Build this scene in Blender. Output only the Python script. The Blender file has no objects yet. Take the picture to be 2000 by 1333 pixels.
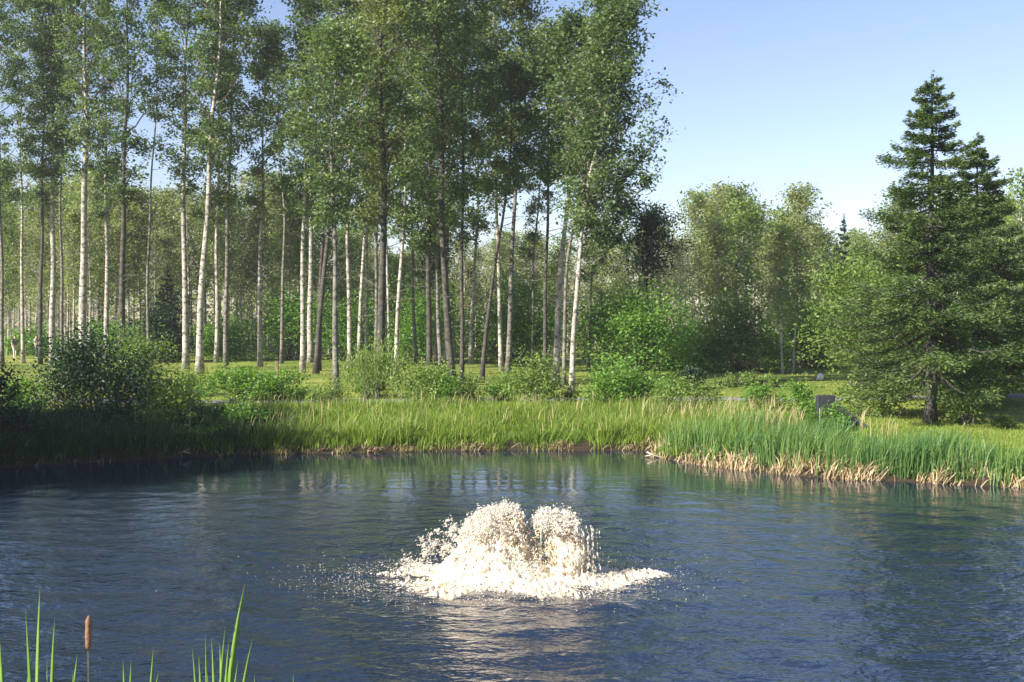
import bpy, math
import numpy as np
from mathutils import Vector

R = math.radians
scene = bpy.context.scene
C = scene.collection

# ------------------------------------------------------------------ camera, world, sun, exposure
CAM_H = 3.5
PITCH = R(0.81)
cam_data = bpy.data.cameras.new("camera")
cam = bpy.data.objects.new("camera", cam_data)
C.objects.link(cam)
cam.location = (0, 0, CAM_H)
cam.rotation_euler = (R(90) - PITCH, 0, 0)
cam_data.lens = 40.0
cam_data.sensor_width = 36.0
cam_data.clip_start = 0.1
cam_data.clip_end = 5000
scene.camera = cam

SUN_EL = R(33)
TO_SUN_AZ = Vector((-0.82, -0.57, 0)).normalized()
to_sun = Vector((TO_SUN_AZ.x * math.cos(SUN_EL), TO_SUN_AZ.y * math.cos(SUN_EL), math.sin(SUN_EL)))

world = bpy.data.worlds.new("World")
scene.world = world
world.use_nodes = True
wn = world.node_tree.nodes
wl = world.node_tree.links
wn.clear()
sky = wn.new("ShaderNodeTexSky")
sky.sky_type = 'NISHITA'
sky.sun_disc = False
sky.sun_elevation = SUN_EL
sky.sun_rotation = math.atan2(to_sun.x, to_sun.y)
sky.air_density = 1.0
sky.dust_density = 0.55
sky.ozone_density = 3.0
bg = wn.new("ShaderNodeBackground")
bg.inputs["Strength"].default_value = 0.080
wo = wn.new("ShaderNodeOutputWorld")
wb = wn.new("ShaderNodeMixRGB")   # white balance of the whole sky
wb.blend_type = 'MULTIPLY'
wb.inputs[0].default_value = 1.0
wb.inputs[2].default_value = (1.11, 0.945, 0.955, 1)
wl.new(sky.outputs[0], wb.inputs[1])
wl.new(wb.outputs[0], bg.inputs["Color"])
wl.new(bg.outputs[0], wo.inputs["Surface"])

sun_data = bpy.data.lights.new("sun", 'SUN')
sun_data.energy = 5.0
sun_data.angle = R(0.5)
sun_data.color = (1.0, 0.93, 0.80)
sun = bpy.data.objects.new("sun", sun_data)
C.objects.link(sun)
sun.location = to_sun * 100
sun.rotation_euler = to_sun.to_track_quat('Z', 'Y').to_euler()

scene.view_settings.view_transform = 'Standard'
scene.view_settings.look = 'None'
scene.view_settings.exposure = 1.42
scene.view_settings.gamma = 1.0
scene.view_settings.use_curve_mapping = False
scene.render.engine = 'CYCLES'
scene.cycles.max_bounces = 6
scene.cycles.transparent_max_bounces = 8
scene.cycles.use_denoising = True
scene.cycles.caustics_reflective = False
scene.cycles.caustics_refractive = False

rng = np.random.default_rng(11)
F = 2000 * 40.0 / 36.0
cp, sp = math.cos(PITCH), math.sin(PITCH)


def P(px, py, D):
    """The place D metres ahead seen at this spot of the photograph (for measuring the layout)."""
    x = (px - 1000) / F
    v = (666.5 - py) / F
    dy = cp + v * sp
    dz = -sp + v * cp
    k = D / dy
    return np.array([x * k, D, CAM_H + dz * k])


# ------------------------------------------------------------------ helpers
def tag(o, label=None, cat=None, group=None, kind=None):
    if label: o['label'] = label
    if cat: o['category'] = cat
    if group: o['group'] = group
    if kind: o['kind'] = kind
    return o


def empty(name, loc, label, cat, group=None):
    o = bpy.data.objects.new(name, None)
    C.objects.link(o)
    o.location = loc
    o.empty_display_size = 0.2
    return tag(o, label, cat, group)


def mesh_obj(name, V, Fq=None, Ft=None, mat=None, parent=None, tint=None, smooth=False):
    """V verts, Fq quads (n,4), Ft tris (m,3); tint one float per face (quads first)."""
    me = bpy.data.meshes.new(name)
    nq = 0 if Fq is None else len(Fq)
    nt = 0 if Ft is None else len(Ft)
    V = np.asarray(V, np.float32)
    me.vertices.add(len(V))
    me.vertices.foreach_set("co", V.ravel())
    loops = []
    if nq: loops.append(np.asarray(Fq, np.int32).ravel())
    if nt: loops.append(np.asarray(Ft, np.int32).ravel())
    loops = np.concatenate(loops)
    me.loops.add(len(loops))
    me.loops.foreach_set("vertex_index", loops)
    starts = np.concatenate([np.arange(nq, dtype=np.int32) * 4, nq * 4 + np.arange(nt, dtype=np.int32) * 3]).astype(np.int32)
    me.polygons.add(nq + nt)
    me.polygons.foreach_set("loop_start", starts)
    me.polygons.foreach_set("use_smooth", np.full(nq + nt, smooth, dtype=bool))
    me.update(calc_edges=True)
    if tint is not None:
        a = me.attributes.new("tint", 'FLOAT', 'FACE')
        a.data.foreach_set("value", np.asarray(tint, np.float32))
    if mat: me.materials.append(mat)
    o = bpy.data.objects.new(name, me)
    C.objects.link(o)
    if parent: o.parent = parent
    return o


class Geo:
    """collects tubes and solids into one mesh"""
    def __init__(self):
        self.V, self.Q, self.T, self.n = [], [], [], 0

    def add(self, V, Q=None, T=None):
        V = np.asarray(V, float)
        self.V.append(V)
        if Q is not None and len(Q): self.Q.append(np.asarray(Q) + self.n)
        if T is not None and len(T): self.T.append(np.asarray(T) + self.n)
        self.n += len(V)

    def tube(self, pts, rad, sides=8, cap=True, wob=0.0, g=None):
        pts = np.asarray(pts, float)
        n = len(pts)
        rad = np.broadcast_to(np.asarray(rad, float), (n,))
        tan = np.gradient(pts, axis=0)
        tan /= np.linalg.norm(tan, axis=1)[:, None] + 1e-9
        ref = np.array([0, 1.0, 0]) if abs(tan[0][2]) > 0.5 else np.array([0, 0, 1.0])
        a = np.cross(tan, ref); a /= np.linalg.norm(a, axis=1)[:, None] + 1e-9
        b = np.cross(tan, a)
        th = np.linspace(0, 2 * math.pi, sides, endpoint=False)
        rr = rad[:, None] * np.ones(sides)
        if wob and g is not None: rr = rr * (1 + g.uniform(-wob, wob, rr.shape))
        V = pts[:, None, :] + rr[..., None] * (np.cos(th)[None, :, None] * a[:, None, :] + np.sin(th)[None, :, None] * b[:, None, :])
        V = V.reshape(-1, 3)
        i = np.arange(n - 1)[:, None] * sides
        j = np.arange(sides)[None, :]
        k = (j + 1) % sides
        Q = np.stack([i + j, i + k, i + sides + k, i + sides + j], -1).reshape(-1, 4)
        T = []
        if cap:
            V = np.vstack([V, pts[0], pts[-1]])
            c0, c1 = n * sides, n * sides + 1
            for s in range(sides):
                T.append((c0, (s + 1) % sides, s))
                T.append((c1, (n - 1) * sides + s, (n - 1) * sides + (s + 1) % sides))
        self.add(V, Q, T)

    def build(self, name, mat, parent=None, smooth=True):
        V = np.vstack(self.V)
        Q = np.vstack(self.Q) if self.Q else None
        T = np.vstack(self.T) if self.T else None
        return mesh_obj(name, V, Q, T, mat, parent, smooth=smooth)


def unit(v):
    return v / (np.linalg.norm(v, axis=-1, keepdims=True) + 1e-9)


def leaves(centers, size, g, up=0.5, aspect=0.62, stretch=None):
    """rhombic leaves at centers; returns V, Q"""
    n = len(centers)
    nrm = g.normal(size=(n, 3)); nrm[:, 2] = np.abs(nrm[:, 2]) + up
    nrm = unit(nrm)
    a = unit(np.cross(nrm, g.normal(size=(n, 3)))) if stretch is None else unit(stretch)
    b = unit(np.cross(nrm, a))
    s = (size * g.uniform(0.6, 1.35, n))[:, None] * 0.5
    V = np.stack([centers - a * s, centers - b * s * aspect + nrm * s * 0.15, centers + a * s, centers + b * s * aspect + nrm * s * 0.15], 1).reshape(-1, 3)
    Q = np.arange(4 * n).reshape(n, 4)
    return V, Q


def clusters(cen, sig, cnt, g, flat=0.75):
    idx = np.repeat(np.arange(len(cen)), cnt)
    off = g.normal(size=(len(idx), 3)) * sig[idx][:, None]
    off[:, 2] *= flat
    return cen[idx] + off, idx


# ------------------------------------------------------------------ materials
def new_mat(name):
    m = bpy.data.materials.new(name)
    m.use_nodes = True
    nt = m.node_tree
    for n in list(nt.nodes):
        nt.nodes.remove(n)
    out = nt.nodes.new("ShaderNodeOutputMaterial")
    return m, nt, out


def ramp(nt, stops):
    r = nt.nodes.new("ShaderNodeValToRGB")
    e = r.color_ramp.elements
    while len(e) < len(stops): e.new(0.5)
    for el, (p, c) in zip(e, stops):
        el.position = p
        el.color = (*c, 1)
    return r


def leaf_mat(name, dark, mid, light, transl=0.35, rough=0.45, obj_var=0.12):
    m, nt, out = new_mat(name)
    at = nt.nodes.new("ShaderNodeAttribute"); at.attribute_name = "tint"
    oi = nt.nodes.new("ShaderNodeObjectInfo")
    ma = nt.nodes.new("ShaderNodeMath"); ma.operation = 'MULTIPLY_ADD'
    ma.inputs[1].default_value = obj_var; ma.inputs[2].default_value = -obj_var / 2
    nt.links.new(oi.outputs["Random"], ma.inputs[0])
    ad = nt.nodes.new("ShaderNodeMath"); ad.operation = 'ADD'; ad.use_clamp = True
    nt.links.new(at.outputs["Fac"], ad.inputs[0]); nt.links.new(ma.outputs[0], ad.inputs[1])
    r = ramp(nt, [(0.0, dark), (0.5, mid), (1.0, light)])
    nt.links.new(ad.outputs[0], r.inputs[0])
    p = nt.nodes.new("ShaderNodeBsdfPrincipled")
    p.inputs["Roughness"].default_value = rough
    p.inputs["Specular IOR Level"].default_value = 0.35
    nt.links.new(r.outputs[0], p.inputs["Base Color"])
    t = nt.nodes.new("ShaderNodeBsdfTranslucent")
    hs = nt.nodes.new("ShaderNodeMixRGB"); hs.blend_type = 'MULTIPLY'; hs.inputs[0].default_value = 1
    hs.inputs[2].default_value = (1.25, 1.35, 0.45, 1)
    nt.links.new(r.outputs[0], hs.inputs[1])
    nt.links.new(hs.outputs[0], t.inputs["Color"])
    mx = nt.nodes.new("ShaderNodeMixShader"); mx.inputs[0].default_value = transl
    nt.links.new(p.outputs[0], mx.inputs[1]); nt.links.new(t.outputs[0], mx.inputs[2])
    nt.links.new(mx.outputs[0], out.inputs["Surface"])
    return m


def bark_mat(name, base, scar, amount=0.5, scale=1.0):
    m, nt, out = new_mat(name)
    tc = nt.nodes.new("ShaderNodeTexCoord")
    mp = nt.nodes.new("ShaderNodeMapping"); mp.inputs["Scale"].default_value = (3 * scale, 3 * scale, 2.2 * scale)
    nt.links.new(tc.outputs["Object"], mp.inputs["Vector"])
    n1 = nt.nodes.new("ShaderNodeTexNoise"); n1.inputs["Scale"].default_value = 1.6; n1.inputs["Detail"].default_value = 6
    nt.links.new(mp.outputs[0], n1.inputs["Vector"])
    mp2 = nt.nodes.new("ShaderNodeMapping"); mp2.inputs["Scale"].default_value = (3.5, 3.5, 6)
    nt.links.new(tc.outputs["Object"], mp2.inputs["Vector"])
    n2 = nt.nodes.new("ShaderNodeTexNoise"); n2.inputs["Scale"].default_value = 1.3; n2.inputs["Detail"].default_value = 5
    nt.links.new(mp2.outputs[0], n2.inputs["Vector"])
    lo = 0.62 - 0.22 * amount
    r1 = ramp(nt, [(lo, (0, 0, 0)), (lo + 0.1, (1, 1, 1))])
    nt.links.new(n2.outputs["Fac"], r1.inputs[0])
    r2 = ramp(nt, [(0.35, tuple(c * 0.5 for c in base)), (0.65, base)])
    nt.links.new(n1.outputs["Fac"], r2.inputs[0])
    mx = nt.nodes.new("ShaderNodeMixRGB")
    nt.links.new(r1.outputs[0], mx.inputs[0]); nt.links.new(r2.outputs[0], mx.inputs[1]); mx.inputs[2].default_value = (*scar, 1)
    p = nt.nodes.new("ShaderNodeBsdfPrincipled"); p.inputs["Roughness"].default_value = 0.85
    nt.links.new(mx.outputs[0], p.inputs["Base Color"])
    bp = nt.nodes.new("ShaderNodeBump"); bp.inputs["Strength"].default_value = 0.5; bp.inputs["Distance"].default_value = 0.02
    nt.links.new(n2.outputs["Fac"], bp.inputs["Height"]); nt.links.new(bp.outputs[0], p.inputs["Normal"])
    nt.links.new(p.outputs[0], out.inputs["Surface"])
    return m


def plain_mat(name, col, rough=0.7, var=0.25, scale=8.0, sss=0.0):
    m, nt, out = new_mat(name)
    tc = nt.nodes.new("ShaderNodeTexCoord")
    n1 = nt.nodes.new("ShaderNodeTexNoise"); n1.inputs["Scale"].default_value = scale; n1.inputs["Detail"].default_value = 5
    nt.links.new(tc.outputs["Object"], n1.inputs["Vector"])
    r = ramp(nt, [(0.3, tuple(c * (1 - var) for c in col)), (0.7, tuple(min(1, c * (1 + var)) for c in col))])
    nt.links.new(n1.outputs["Fac"], r.inputs[0])
    p = nt.nodes.new("ShaderNodeBsdfPrincipled"); p.inputs["Roughness"].default_value = rough
    nt.links.new(r.outputs[0], p.inputs["Base Color"])
    if sss:
        p.inputs["Subsurface Weight"].default_value = sss
        p.inputs["Subsurface Radius"].default_value = (0.03, 0.025, 0.02)
    bp = nt.nodes.new("ShaderNodeBump"); bp.inputs["Strength"].default_value = 0.3; bp.inputs["Distance"].default_value = 0.01
    nt.links.new(n1.outputs["Fac"], bp.inputs["Height"]); nt.links.new(bp.outputs[0], p.inputs["Normal"])
    nt.links.new(p.outputs[0], out.inputs["Surface"])
    return m


M = {}
M['aspen_leaf'] = leaf_mat("aspen_leaf", (0.036, 0.068, 0.032), (0.105, 0.16, 0.066), (0.23, 0.28, 0.125), 0.38)
M['aspen_olive'] = leaf_mat("aspen_leaf_olive", (0.055, 0.085, 0.036), (0.13, 0.17, 0.065), (0.24, 0.27, 0.12), 0.36)
M['pale_leaf'] = leaf_mat("pale_leaf", (0.12, 0.16, 0.065), (0.215, 0.26, 0.11), (0.34, 0.37, 0.18), 0.42)
M['bush_leaf'] = leaf_mat("bush_leaf", (0.055, 0.13, 0.022), (0.125, 0.245, 0.042), (0.22, 0.35, 0.065), 0.45)
M['willow_leaf'] = leaf_mat("willow_leaf", (0.07, 0.125, 0.03), (0.15, 0.225, 0.055), (0.26, 0.34, 0.09), 0.42)
M['dark_leaf'] = leaf_mat("dark_leaf", (0.008, 0.024, 0.012), (0.022, 0.052, 0.02), (0.045, 0.085, 0.03), 0.15)  # on the left-bank bushes this dark green stands in for shade
M['spruce'] = leaf_mat("spruce_needles", (0.024, 0.055, 0.022), (0.078, 0.130, 0.036), (0.17, 0.225, 0.055), 0.15, 0.5)
M['grass'] = leaf_mat("tall_grass", (0.045, 0.10, 0.014), (0.135, 0.215, 0.024), (0.25, 0.32, 0.062), 0.35, 0.5)
M['shade_toned_grass'] = leaf_mat("shade_toned_blades", (0.009, 0.028, 0.008), (0.020, 0.052, 0.012), (0.040, 0.085, 0.018), 0.2, 0.5)  # bank grass with the left bank's shade put into its colour
M['reed'] = leaf_mat("reed_blades", (0.045, 0.12, 0.04), (0.10, 0.20, 0.055), (0.22, 0.31, 0.08), 0.35, 0.4)
M['straw'] = leaf_mat("dead_reed", (0.20, 0.13, 0.065), (0.42, 0.31, 0.18), (0.62, 0.50, 0.33), 0.2, 0.6)
M['seed'] = leaf_mat("seed_heads", (0.20, 0.17, 0.07), (0.32, 0.27, 0.13), (0.42, 0.36, 0.2), 0.25, 0.6)
M['lawn_blade'] = leaf_mat("lawn_blades", (0.10, 0.15, 0.025), (0.19, 0.24, 0.05), (0.30, 0.32, 0.09), 0.3, 0.6)
M['cattail_leaf'] = leaf_mat("cattail_leaf", (0.10, 0.20, 0.04), (0.18, 0.32, 0.07), (0.26, 0.40, 0.12), 0.3, 0.35)
M['white_bark'] = bark_mat("white_aspen_bark", (0.44, 0.41, 0.355), (0.10, 0.085, 0.07), 0.45)
M['grey_bark'] = bark_mat("grey_aspen_bark", (0.20, 0.19, 0.165), (0.06, 0.05, 0.04), 0.55)
M['dark_bark'] = bark_mat("dark_bark", (0.085, 0.075, 0.062), (0.03, 0.026, 0.022), 0.6)
M['twig'] = bark_mat("twig_bark", (0.16, 0.14, 0.115), (0.06, 0.05, 0.045), 0.5)
M['pale_twig'] = bark_mat("pale_twig_bark", (0.40, 0.36, 0.32), (0.15, 0.13, 0.11), 0.4)
M['spruce_bark'] = bark_mat("spruce_bark", (0.075, 0.064, 0.056), (0.035, 0.038, 0.035), 0.6)

# ------------------------------------------------------------------ pond outline and terrain
POND = np.array([(-15, 26.3), (-12.6, 27.7), (-9.9, 29.3), (-6.9, 30.6), (-4.2, 31.1), (0, 31.7), (2.4, 31.6), (3.95, 31.7),
                 (4.0, 30.6), (3.75, 30.2), (4.9, 28.2), (5.6, 27.4), (7.0, 26.0), (8.6, 25.4), (10.9, 24.4), (15, 23), (20, 21),
                 (24, 17), (22, 12), (14, 9.2), (5, 8.7), (0, 8.6), (-6, 8.8), (-12, 9.6), (-16, 13), (-17.5, 18), (-17, 23)], float)


def pond_dist(X, Y):
    """signed distance to the shore, positive on land"""
    X = np.asarray(X, float); Y = np.asarray(Y, float)
    d = np.full(X.shape, 1e9)
    inside = np.zeros(X.shape, bool)
    n = len(POND)
    for i in range(n):
        x0, y0 = POND[i]; x1, y1 = POND[(i + 1) % n]
        ex, ey = x1 - x0, y1 - y0
        t = np.clip(((X - x0) * ex + (Y - y0) * ey) / (ex * ex + ey * ey), 0, 1)
        d = np.minimum(d, np.hypot(X - x0 - t * ex, Y - y0 - t * ey))
        c = ((y0 > Y) != (y1 > Y))
        with np.errstate(divide='ignore', invalid='ignore'):
            xi = (x1 - x0) * (Y - y0) / (y1 - y0 + 1e-12) + x0
        inside ^= (c & (X < xi))
    return np.where(inside, -d, d)


def wob(X, Y, s, seed=0.0):
    return (np.sin(X * s + 1.3 + seed) * np.cos(Y * s * 1.17 + 0.4 * seed) + 0.5 * np.sin(X * s * 2.3 + Y * s * 1.9 + seed * 2.1)
            + 0.3 * np.cos(X * s * 4.1 - Y * s * 3.7 + seed)) / 1.8


def gz(X, Y):
    X = np.asarray(X, float); Y = np.asarray(Y, float)
    d = pond_dist(X, Y) + 0.12 * wob(X, Y, 2.3)
    st = lambda t: np.clip(t, 0, 1) ** 2 * (3 - 2 * np.clip(t, 0, 1))
    far = 0.18 * st(d / 0.25) + 0.32 * st(d / 7) + 0.5 * st((d - 3) / 18)
    near = 0.12 * st(d / 0.3) + 1.75 * st(d / 10)
    w = st((14 - Y) / 6)
    z = far * (1 - w) + near * w
    z = np.where(d < 0, np.maximum(d * 0.6, -1.2) - 0.02, z)
    hill = 0.6 * st((Y - 90) / 120)
    return z + np.where(d > 1, 0.035 * wob(X, Y, 0.9), 0) + np.where(d > 0, hill, 0)


def gpt(x, y, dz=0.0):
    return np.array([x, y, float(gz(np.array([x]), np.array([y]))[0]) + dz])


def coords(lo, hi, fine_lo, fine_hi, step, grow=1.25):
    c = list(np.arange(fine_lo, fine_hi + 1e-6, step))
    s = step
    while c[-1] < hi:
        s *= grow; c.append(c[-1] + s)
    s = step
    while c[0] > lo:
        s *= grow; c.insert(0, c[0] - s)
    return np.array(c)


gx = coords(-2500, 2500, -22, 22, 0.42, 1.25)
gy = coords(-300, 3000, 4, 46, 0.36, 1.14)
GX, GY = np.meshgrid(gx, gy)
GZ = gz(GX, GY)
nX, nY = len(gx), len(gy)
ii = (np.arange(nY - 1)[:, None] * nX + np.arange(nX - 1)[None, :])
gq = np.stack([ii, ii + 1, ii + nX + 1, ii + nX], -1).reshape(-1, 4)

# ground material: turf, yellow patches, dark wet soil at the waterline
m, nt, out = new_mat("turf_ground")
geo = nt.nodes.new("ShaderNodeNewGeometry")
n1 = nt.nodes.new("ShaderNodeTexNoise"); n1.inputs["Scale"].default_value = 0.16; n1.inputs["Detail"].default_value = 6
n2 = nt.nodes.new("ShaderNodeTexNoise"); n2.inputs["Scale"].default_value = 9.0; n2.inputs["Detail"].default_value = 8
n3 = nt.nodes.new("ShaderNodeTexNoise"); n3.inputs["Scale"].default_value = 1.1; n3.inputs["Detail"].default_value = 6
for q in (n1, n2, n3): nt.links.new(geo.outputs["Position"], q.inputs["Vector"])
ra = ramp(nt, [(0.35, (0.11, 0.16, 0.03)), (0.55, (0.20, 0.24, 0.05)), (0.72, (0.30, 0.29, 0.10))])
nt.links.new(n1.outputs["Fac"], ra.inputs[0])
rb = ramp(nt, [(0.3, (0.5, 0.55, 0.4)), (0.7, (1.25, 1.2, 1.1))])
nt.links.new(n2.outputs["Fac"], rb.inputs[0])
mu = nt.nodes.new("ShaderNodeMixRGB"); mu.blend_type = 'MULTIPLY'; mu.inputs[0].default_value = 1
nt.links.new(ra.outputs[0], mu.inputs[1]); nt.links.new(rb.outputs[0], mu.inputs[2])
rc = ramp(nt, [(0.35, (0.7, 0.75, 0.6)), (0.65, (1.15, 1.1, 1.1))])
nt.links.new(n3.outputs["Fac"], rc.inputs[0])
mu2 = nt.nodes.new("ShaderNodeMixRGB"); mu2.blend_type = 'MULTIPLY'; mu2.inputs[0].default_value = 1
nt.links.new(mu.outputs[0], mu2.inputs[1]); nt.links.new(rc.outputs[0], mu2.inputs[2])
sx = nt.nodes.new("ShaderNodeSeparateXYZ"); nt.links.new(geo.outputs["Position"], sx.inputs[0])
mr = nt.nodes.new("ShaderNodeMapRange"); mr.inputs[1].default_value = 0.16; mr.inputs[2].default_value = 0.4
nt.links.new(sx.outputs["Z"], mr.inputs[0])
mx = nt.nodes.new("ShaderNodeMixRGB"); mx.inputs[1].default_value = (0.035, 0.026, 0.016, 1)
nt.links.new(mr.outputs[0], mx.inputs[0]); nt.links.new(mu2.outputs[0], mx.inputs[2])
p = nt.nodes.new("ShaderNodeBsdfPrincipled"); p.inputs["Roughness"].default_value = 0.9
p.inputs["Specular IOR Level"].default_value = 0.2
nt.links.new(mx.outputs[0], p.inputs["Base Color"])
bp = nt.nodes.new("ShaderNodeBump"); bp.inputs["Distance"].default_value = 0.05; bp.inputs["Strength"].default_value = 0.7
nt.links.new(n2.outputs["Fac"], bp.inputs["Height"]); nt.links.new(bp.outputs[0], p.inputs["Normal"])
nt.links.new(p.outputs[0], out.inputs["Surface"])
M['turf'] = m
ground = mesh_obj("ground", np.stack([GX.ravel(), GY.ravel(), GZ.ravel()], 1), gq, None, M['turf'], smooth=True)
tag(ground, "grassy park ground sloping to the pond, mown lawn under the trees", kind='structure')

# ------------------------------------------------------------------ water: a real rippled surface with fine relief
FC = P(1005, 1130, 15.7); FX, FY = FC[0], FC[1]
wx = np.concatenate([np.arange(-18, -10, 0.2), np.arange(-10, 12, 0.10), np.arange(12, 25, 0.2)])
wy = [8.0]
while wy[-1] < 32.5: wy.append(wy[-1] + 0.055 + 0.003 * (wy[-1] - 8))
wy = np.array(wy)
WX, WY = np.meshgrid(wx, wy)
WZ = np.zeros_like(WX)
g = np.random.default_rng(5)
rf = np.hypot(WX - FX, WY - FY)
calm = np.clip((26 - WY) / 9, 0.08, 1.0)
for k in range(46):
    lam = g.uniform(0.22, 1.3)
    th = g.normal(1.2, 0.75)
    ph = g.uniform(0, 6.28)
    WZ += 0.0020 * lam ** 1.1 * np.sin(2 * math.pi / lam * (WX * math.cos(th) + WY * math.sin(th)) + ph) * calm
for lam, a, ph in ((0.38, 0.006, 0.3), (0.55, 0.007, 2.0), (0.9, 0.006, 1.0)):
    WZ += a * np.sin(2 * math.pi * rf / lam + ph + 0.6 * wob(WX, WY, 0.9)) * np.exp(-rf / 3.8)
WZ += 0.014 * wob(WX, WY, 9, 2) * np.exp(-(rf / 2.1) ** 2)
nX, nY = len(wx), len(wy)
ii = (np.arange(nY - 1)[:, None] * nX + np.arange(nX - 1)[None, :])
wq = np.stack([ii, ii + 1, ii + nX + 1, ii + nX], -1).reshape(-1, 4)
m, nt, out = new_mat("pond_water")
geo = nt.nodes.new("ShaderNodeNewGeometry")
mp = nt.nodes.new("ShaderNodeMapping"); mp.inputs["Scale"].default_value = (0.7, 1.0, 1.0); mp.inputs["Rotation"].default_value = (0, 0, 0.25)
nt.links.new(geo.outputs["Position"], mp.inputs["Vector"])
w1 = nt.nodes.new("ShaderNodeTexNoise"); w1.inputs["Scale"].default_value = 3.4; w1.inputs["Detail"].default_value = 3; w1.inputs["Roughness"].default_value = 0.55
w2 = nt.nodes.new("ShaderNodeTexNoise"); w2.inputs["Scale"].default_value = 10.5; w2.inputs["Detail"].default_value = 3
w3 = nt.nodes.new("ShaderNodeTexNoise"); w3.inputs["Scale"].default_value = 0.22; w3.inputs["Detail"].default_value = 3
for q in (w1, w2): nt.links.new(mp.outputs[0], q.inputs["Vector"])
nt.links.new(geo.outputs["Position"], w3.inputs["Vector"])
sx = nt.nodes.new("ShaderNodeSeparateXYZ"); nt.links.new(geo.outputs["Position"], sx.inputs[0])
mr = nt.nodes.new("ShaderNodeMapRange"); mr.inputs[1].default_value = 16; mr.inputs[2].default_value = 24.5; mr.inputs[3].default_value = 1.0; mr.inputs[4].default_value = 0.09
nt.links.new(sx.outputs["Y"], mr.inputs[0])
mr3 = nt.nodes.new("ShaderNodeMapRange"); mr3.inputs[1].default_value = 0.35; mr3.inputs[2].default_value = 0.65; mr3.inputs[3].default_value = 0.65; mr3.inputs[4].default_value = 1.15
nt.links.new(w3.outputs["Fac"], mr3.inputs[0])
mm = nt.nodes.new("ShaderNodeMath"); mm.operation = 'MULTIPLY'
nt.links.new(mr.outputs[0], mm.inputs[0]); nt.links.new(mr3.outputs[0], mm.inputs[1])
b1 = nt.nodes.new("ShaderNodeBump"); b1.inputs["Distance"].default_value = 0.062
b2 = nt.nodes.new("ShaderNodeBump"); b2.inputs["Distance"].default_value = 0.022
nt.links.new(mm.outputs[0], b1.inputs["Strength"]); nt.links.new(mm.outputs[0], b2.inputs["Strength"])
nt.links.new(w1.outputs["Fac"], b1.inputs["Height"]); nt.links.new(w2.outputs["Fac"], b2.inputs["Height"])
nt.links.new(b1.outputs[0], b2.inputs["Normal"])
p = nt.nodes.new("ShaderNodeBsdfPrincipled")
p.inputs["Base Color"].default_value = (0.007, 0.015, 0.034, 1)
p.inputs["Roughness"].default_value = 0.04
p.inputs["IOR"].default_value = 1.7
nt.links.new(b2.outputs[0], p.inputs["Normal"])
nt.links.new(p.outputs[0], out.inputs["Surface"])
M['water'] = m
water = mesh_obj("water", np.stack([WX.ravel(), WY.ravel(), WZ.ravel()], 1), wq, None, M['water'], smooth=True)
tag(water, "dark rippled pond water reflecting blue sky and the trees", kind='structure')

# ------------------------------------------------------------------ gravel path behind the tall grass
px_ = np.linspace(-26, 26, 160)
def path_y(x): return 41.6 + 0.9 * np.sin(x * 0.16 + 1.0) - 0.012 * x
rows = []
for off in (-0.6, -0.3, 0.0, 0.3, 0.6):
    yy = path_y(px_) + off
    zz = gz(px_, yy) + 0.05 - (0.04 if abs(off) > 0.5 else 0)
    rows.append(np.stack([px_, yy, zz], 1))
V = np.vstack(rows); n = len(px_)
ii = (np.arange(4)[:, None] * n + np.arange(n - 1)[None, :])
M['gravel'] = plain_mat("gravel", (0.15, 0.15, 0.155), 0.9, 0.3, 30)
tag(mesh_obj("path", V, np.stack([ii, ii + 1, ii + n + 1, ii + n], -1).reshape(-1, 4), None, M['gravel'], smooth=True),
    "grey gravel footpath running behind the tall bank grass", kind='structure')


# ------------------------------------------------------------------ grass and reeds
def blades(name, pos, h, w, lean, mat, g, label, tint, droop=0.35, parent=None, out=None):
    n = len(pos)
    ang = g.uniform(0, 2 * math.pi, n)
    side = np.stack([np.cos(ang), np.sin(ang), np.zeros(n)], 1)
    ld = g.uniform(0, 2 * math.pi, n)
    ldir = np.stack([np.cos(ld) + 0.45, np.sin(ld), np.zeros(n)], 1)
    if out is not None: ldir = ldir * 0.45 + out
    L = (lean * g.uniform(0.2, 1.5, n) * h)[:, None]
    up = np.array([0, 0, 1.0])
    hw = (w * g.uniform(0.6, 1.3, n))[:, None] * 0.5
    b0 = pos - side * hw; b1 = pos + side * hw
    mid = pos + up * (h * 0.6)[:, None] + ldir * L * 0.38
    m0 = mid - side * hw * 0.75; m1 = mid + side * hw * 0.75
    tip = pos + up * (h * (1 - droop * lean * g.uniform(0, 1, n)))[:, None] + ldir * L
    V = np.stack([b0, b1, m1, m0, tip], 1).reshape(-1, 3)
    k = np.arange(n)[:, None] * 5
    Q = k + np.array([[0, 1, 2, 3]])
    T = k + np.array([[3, 2, 4]])
    o = mesh_obj(name, V, Q, T, mat, parent, tint=np.concatenate([tint, tint]))
    if label: tag(o, label, kind='stuff')
    return o


def scatter(n, x0, x1, y0, y1, d0, d1, g):
    out = []
    tot = 0
    while tot < n:
        X = g.uniform(x0, x1, 60000); Y = g.uniform(y0, y1, 60000)
        d = pond_dist(X, Y)
        k = (d > d0) & (d < d1)
        out.append(np.stack([X[k], Y[k], d[k]], 1)); tot += k.sum()
        if k.sum() == 0: break
    a = np.vstack(out)[:n]
    return a


g = np.random.default_rng(21)
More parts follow.
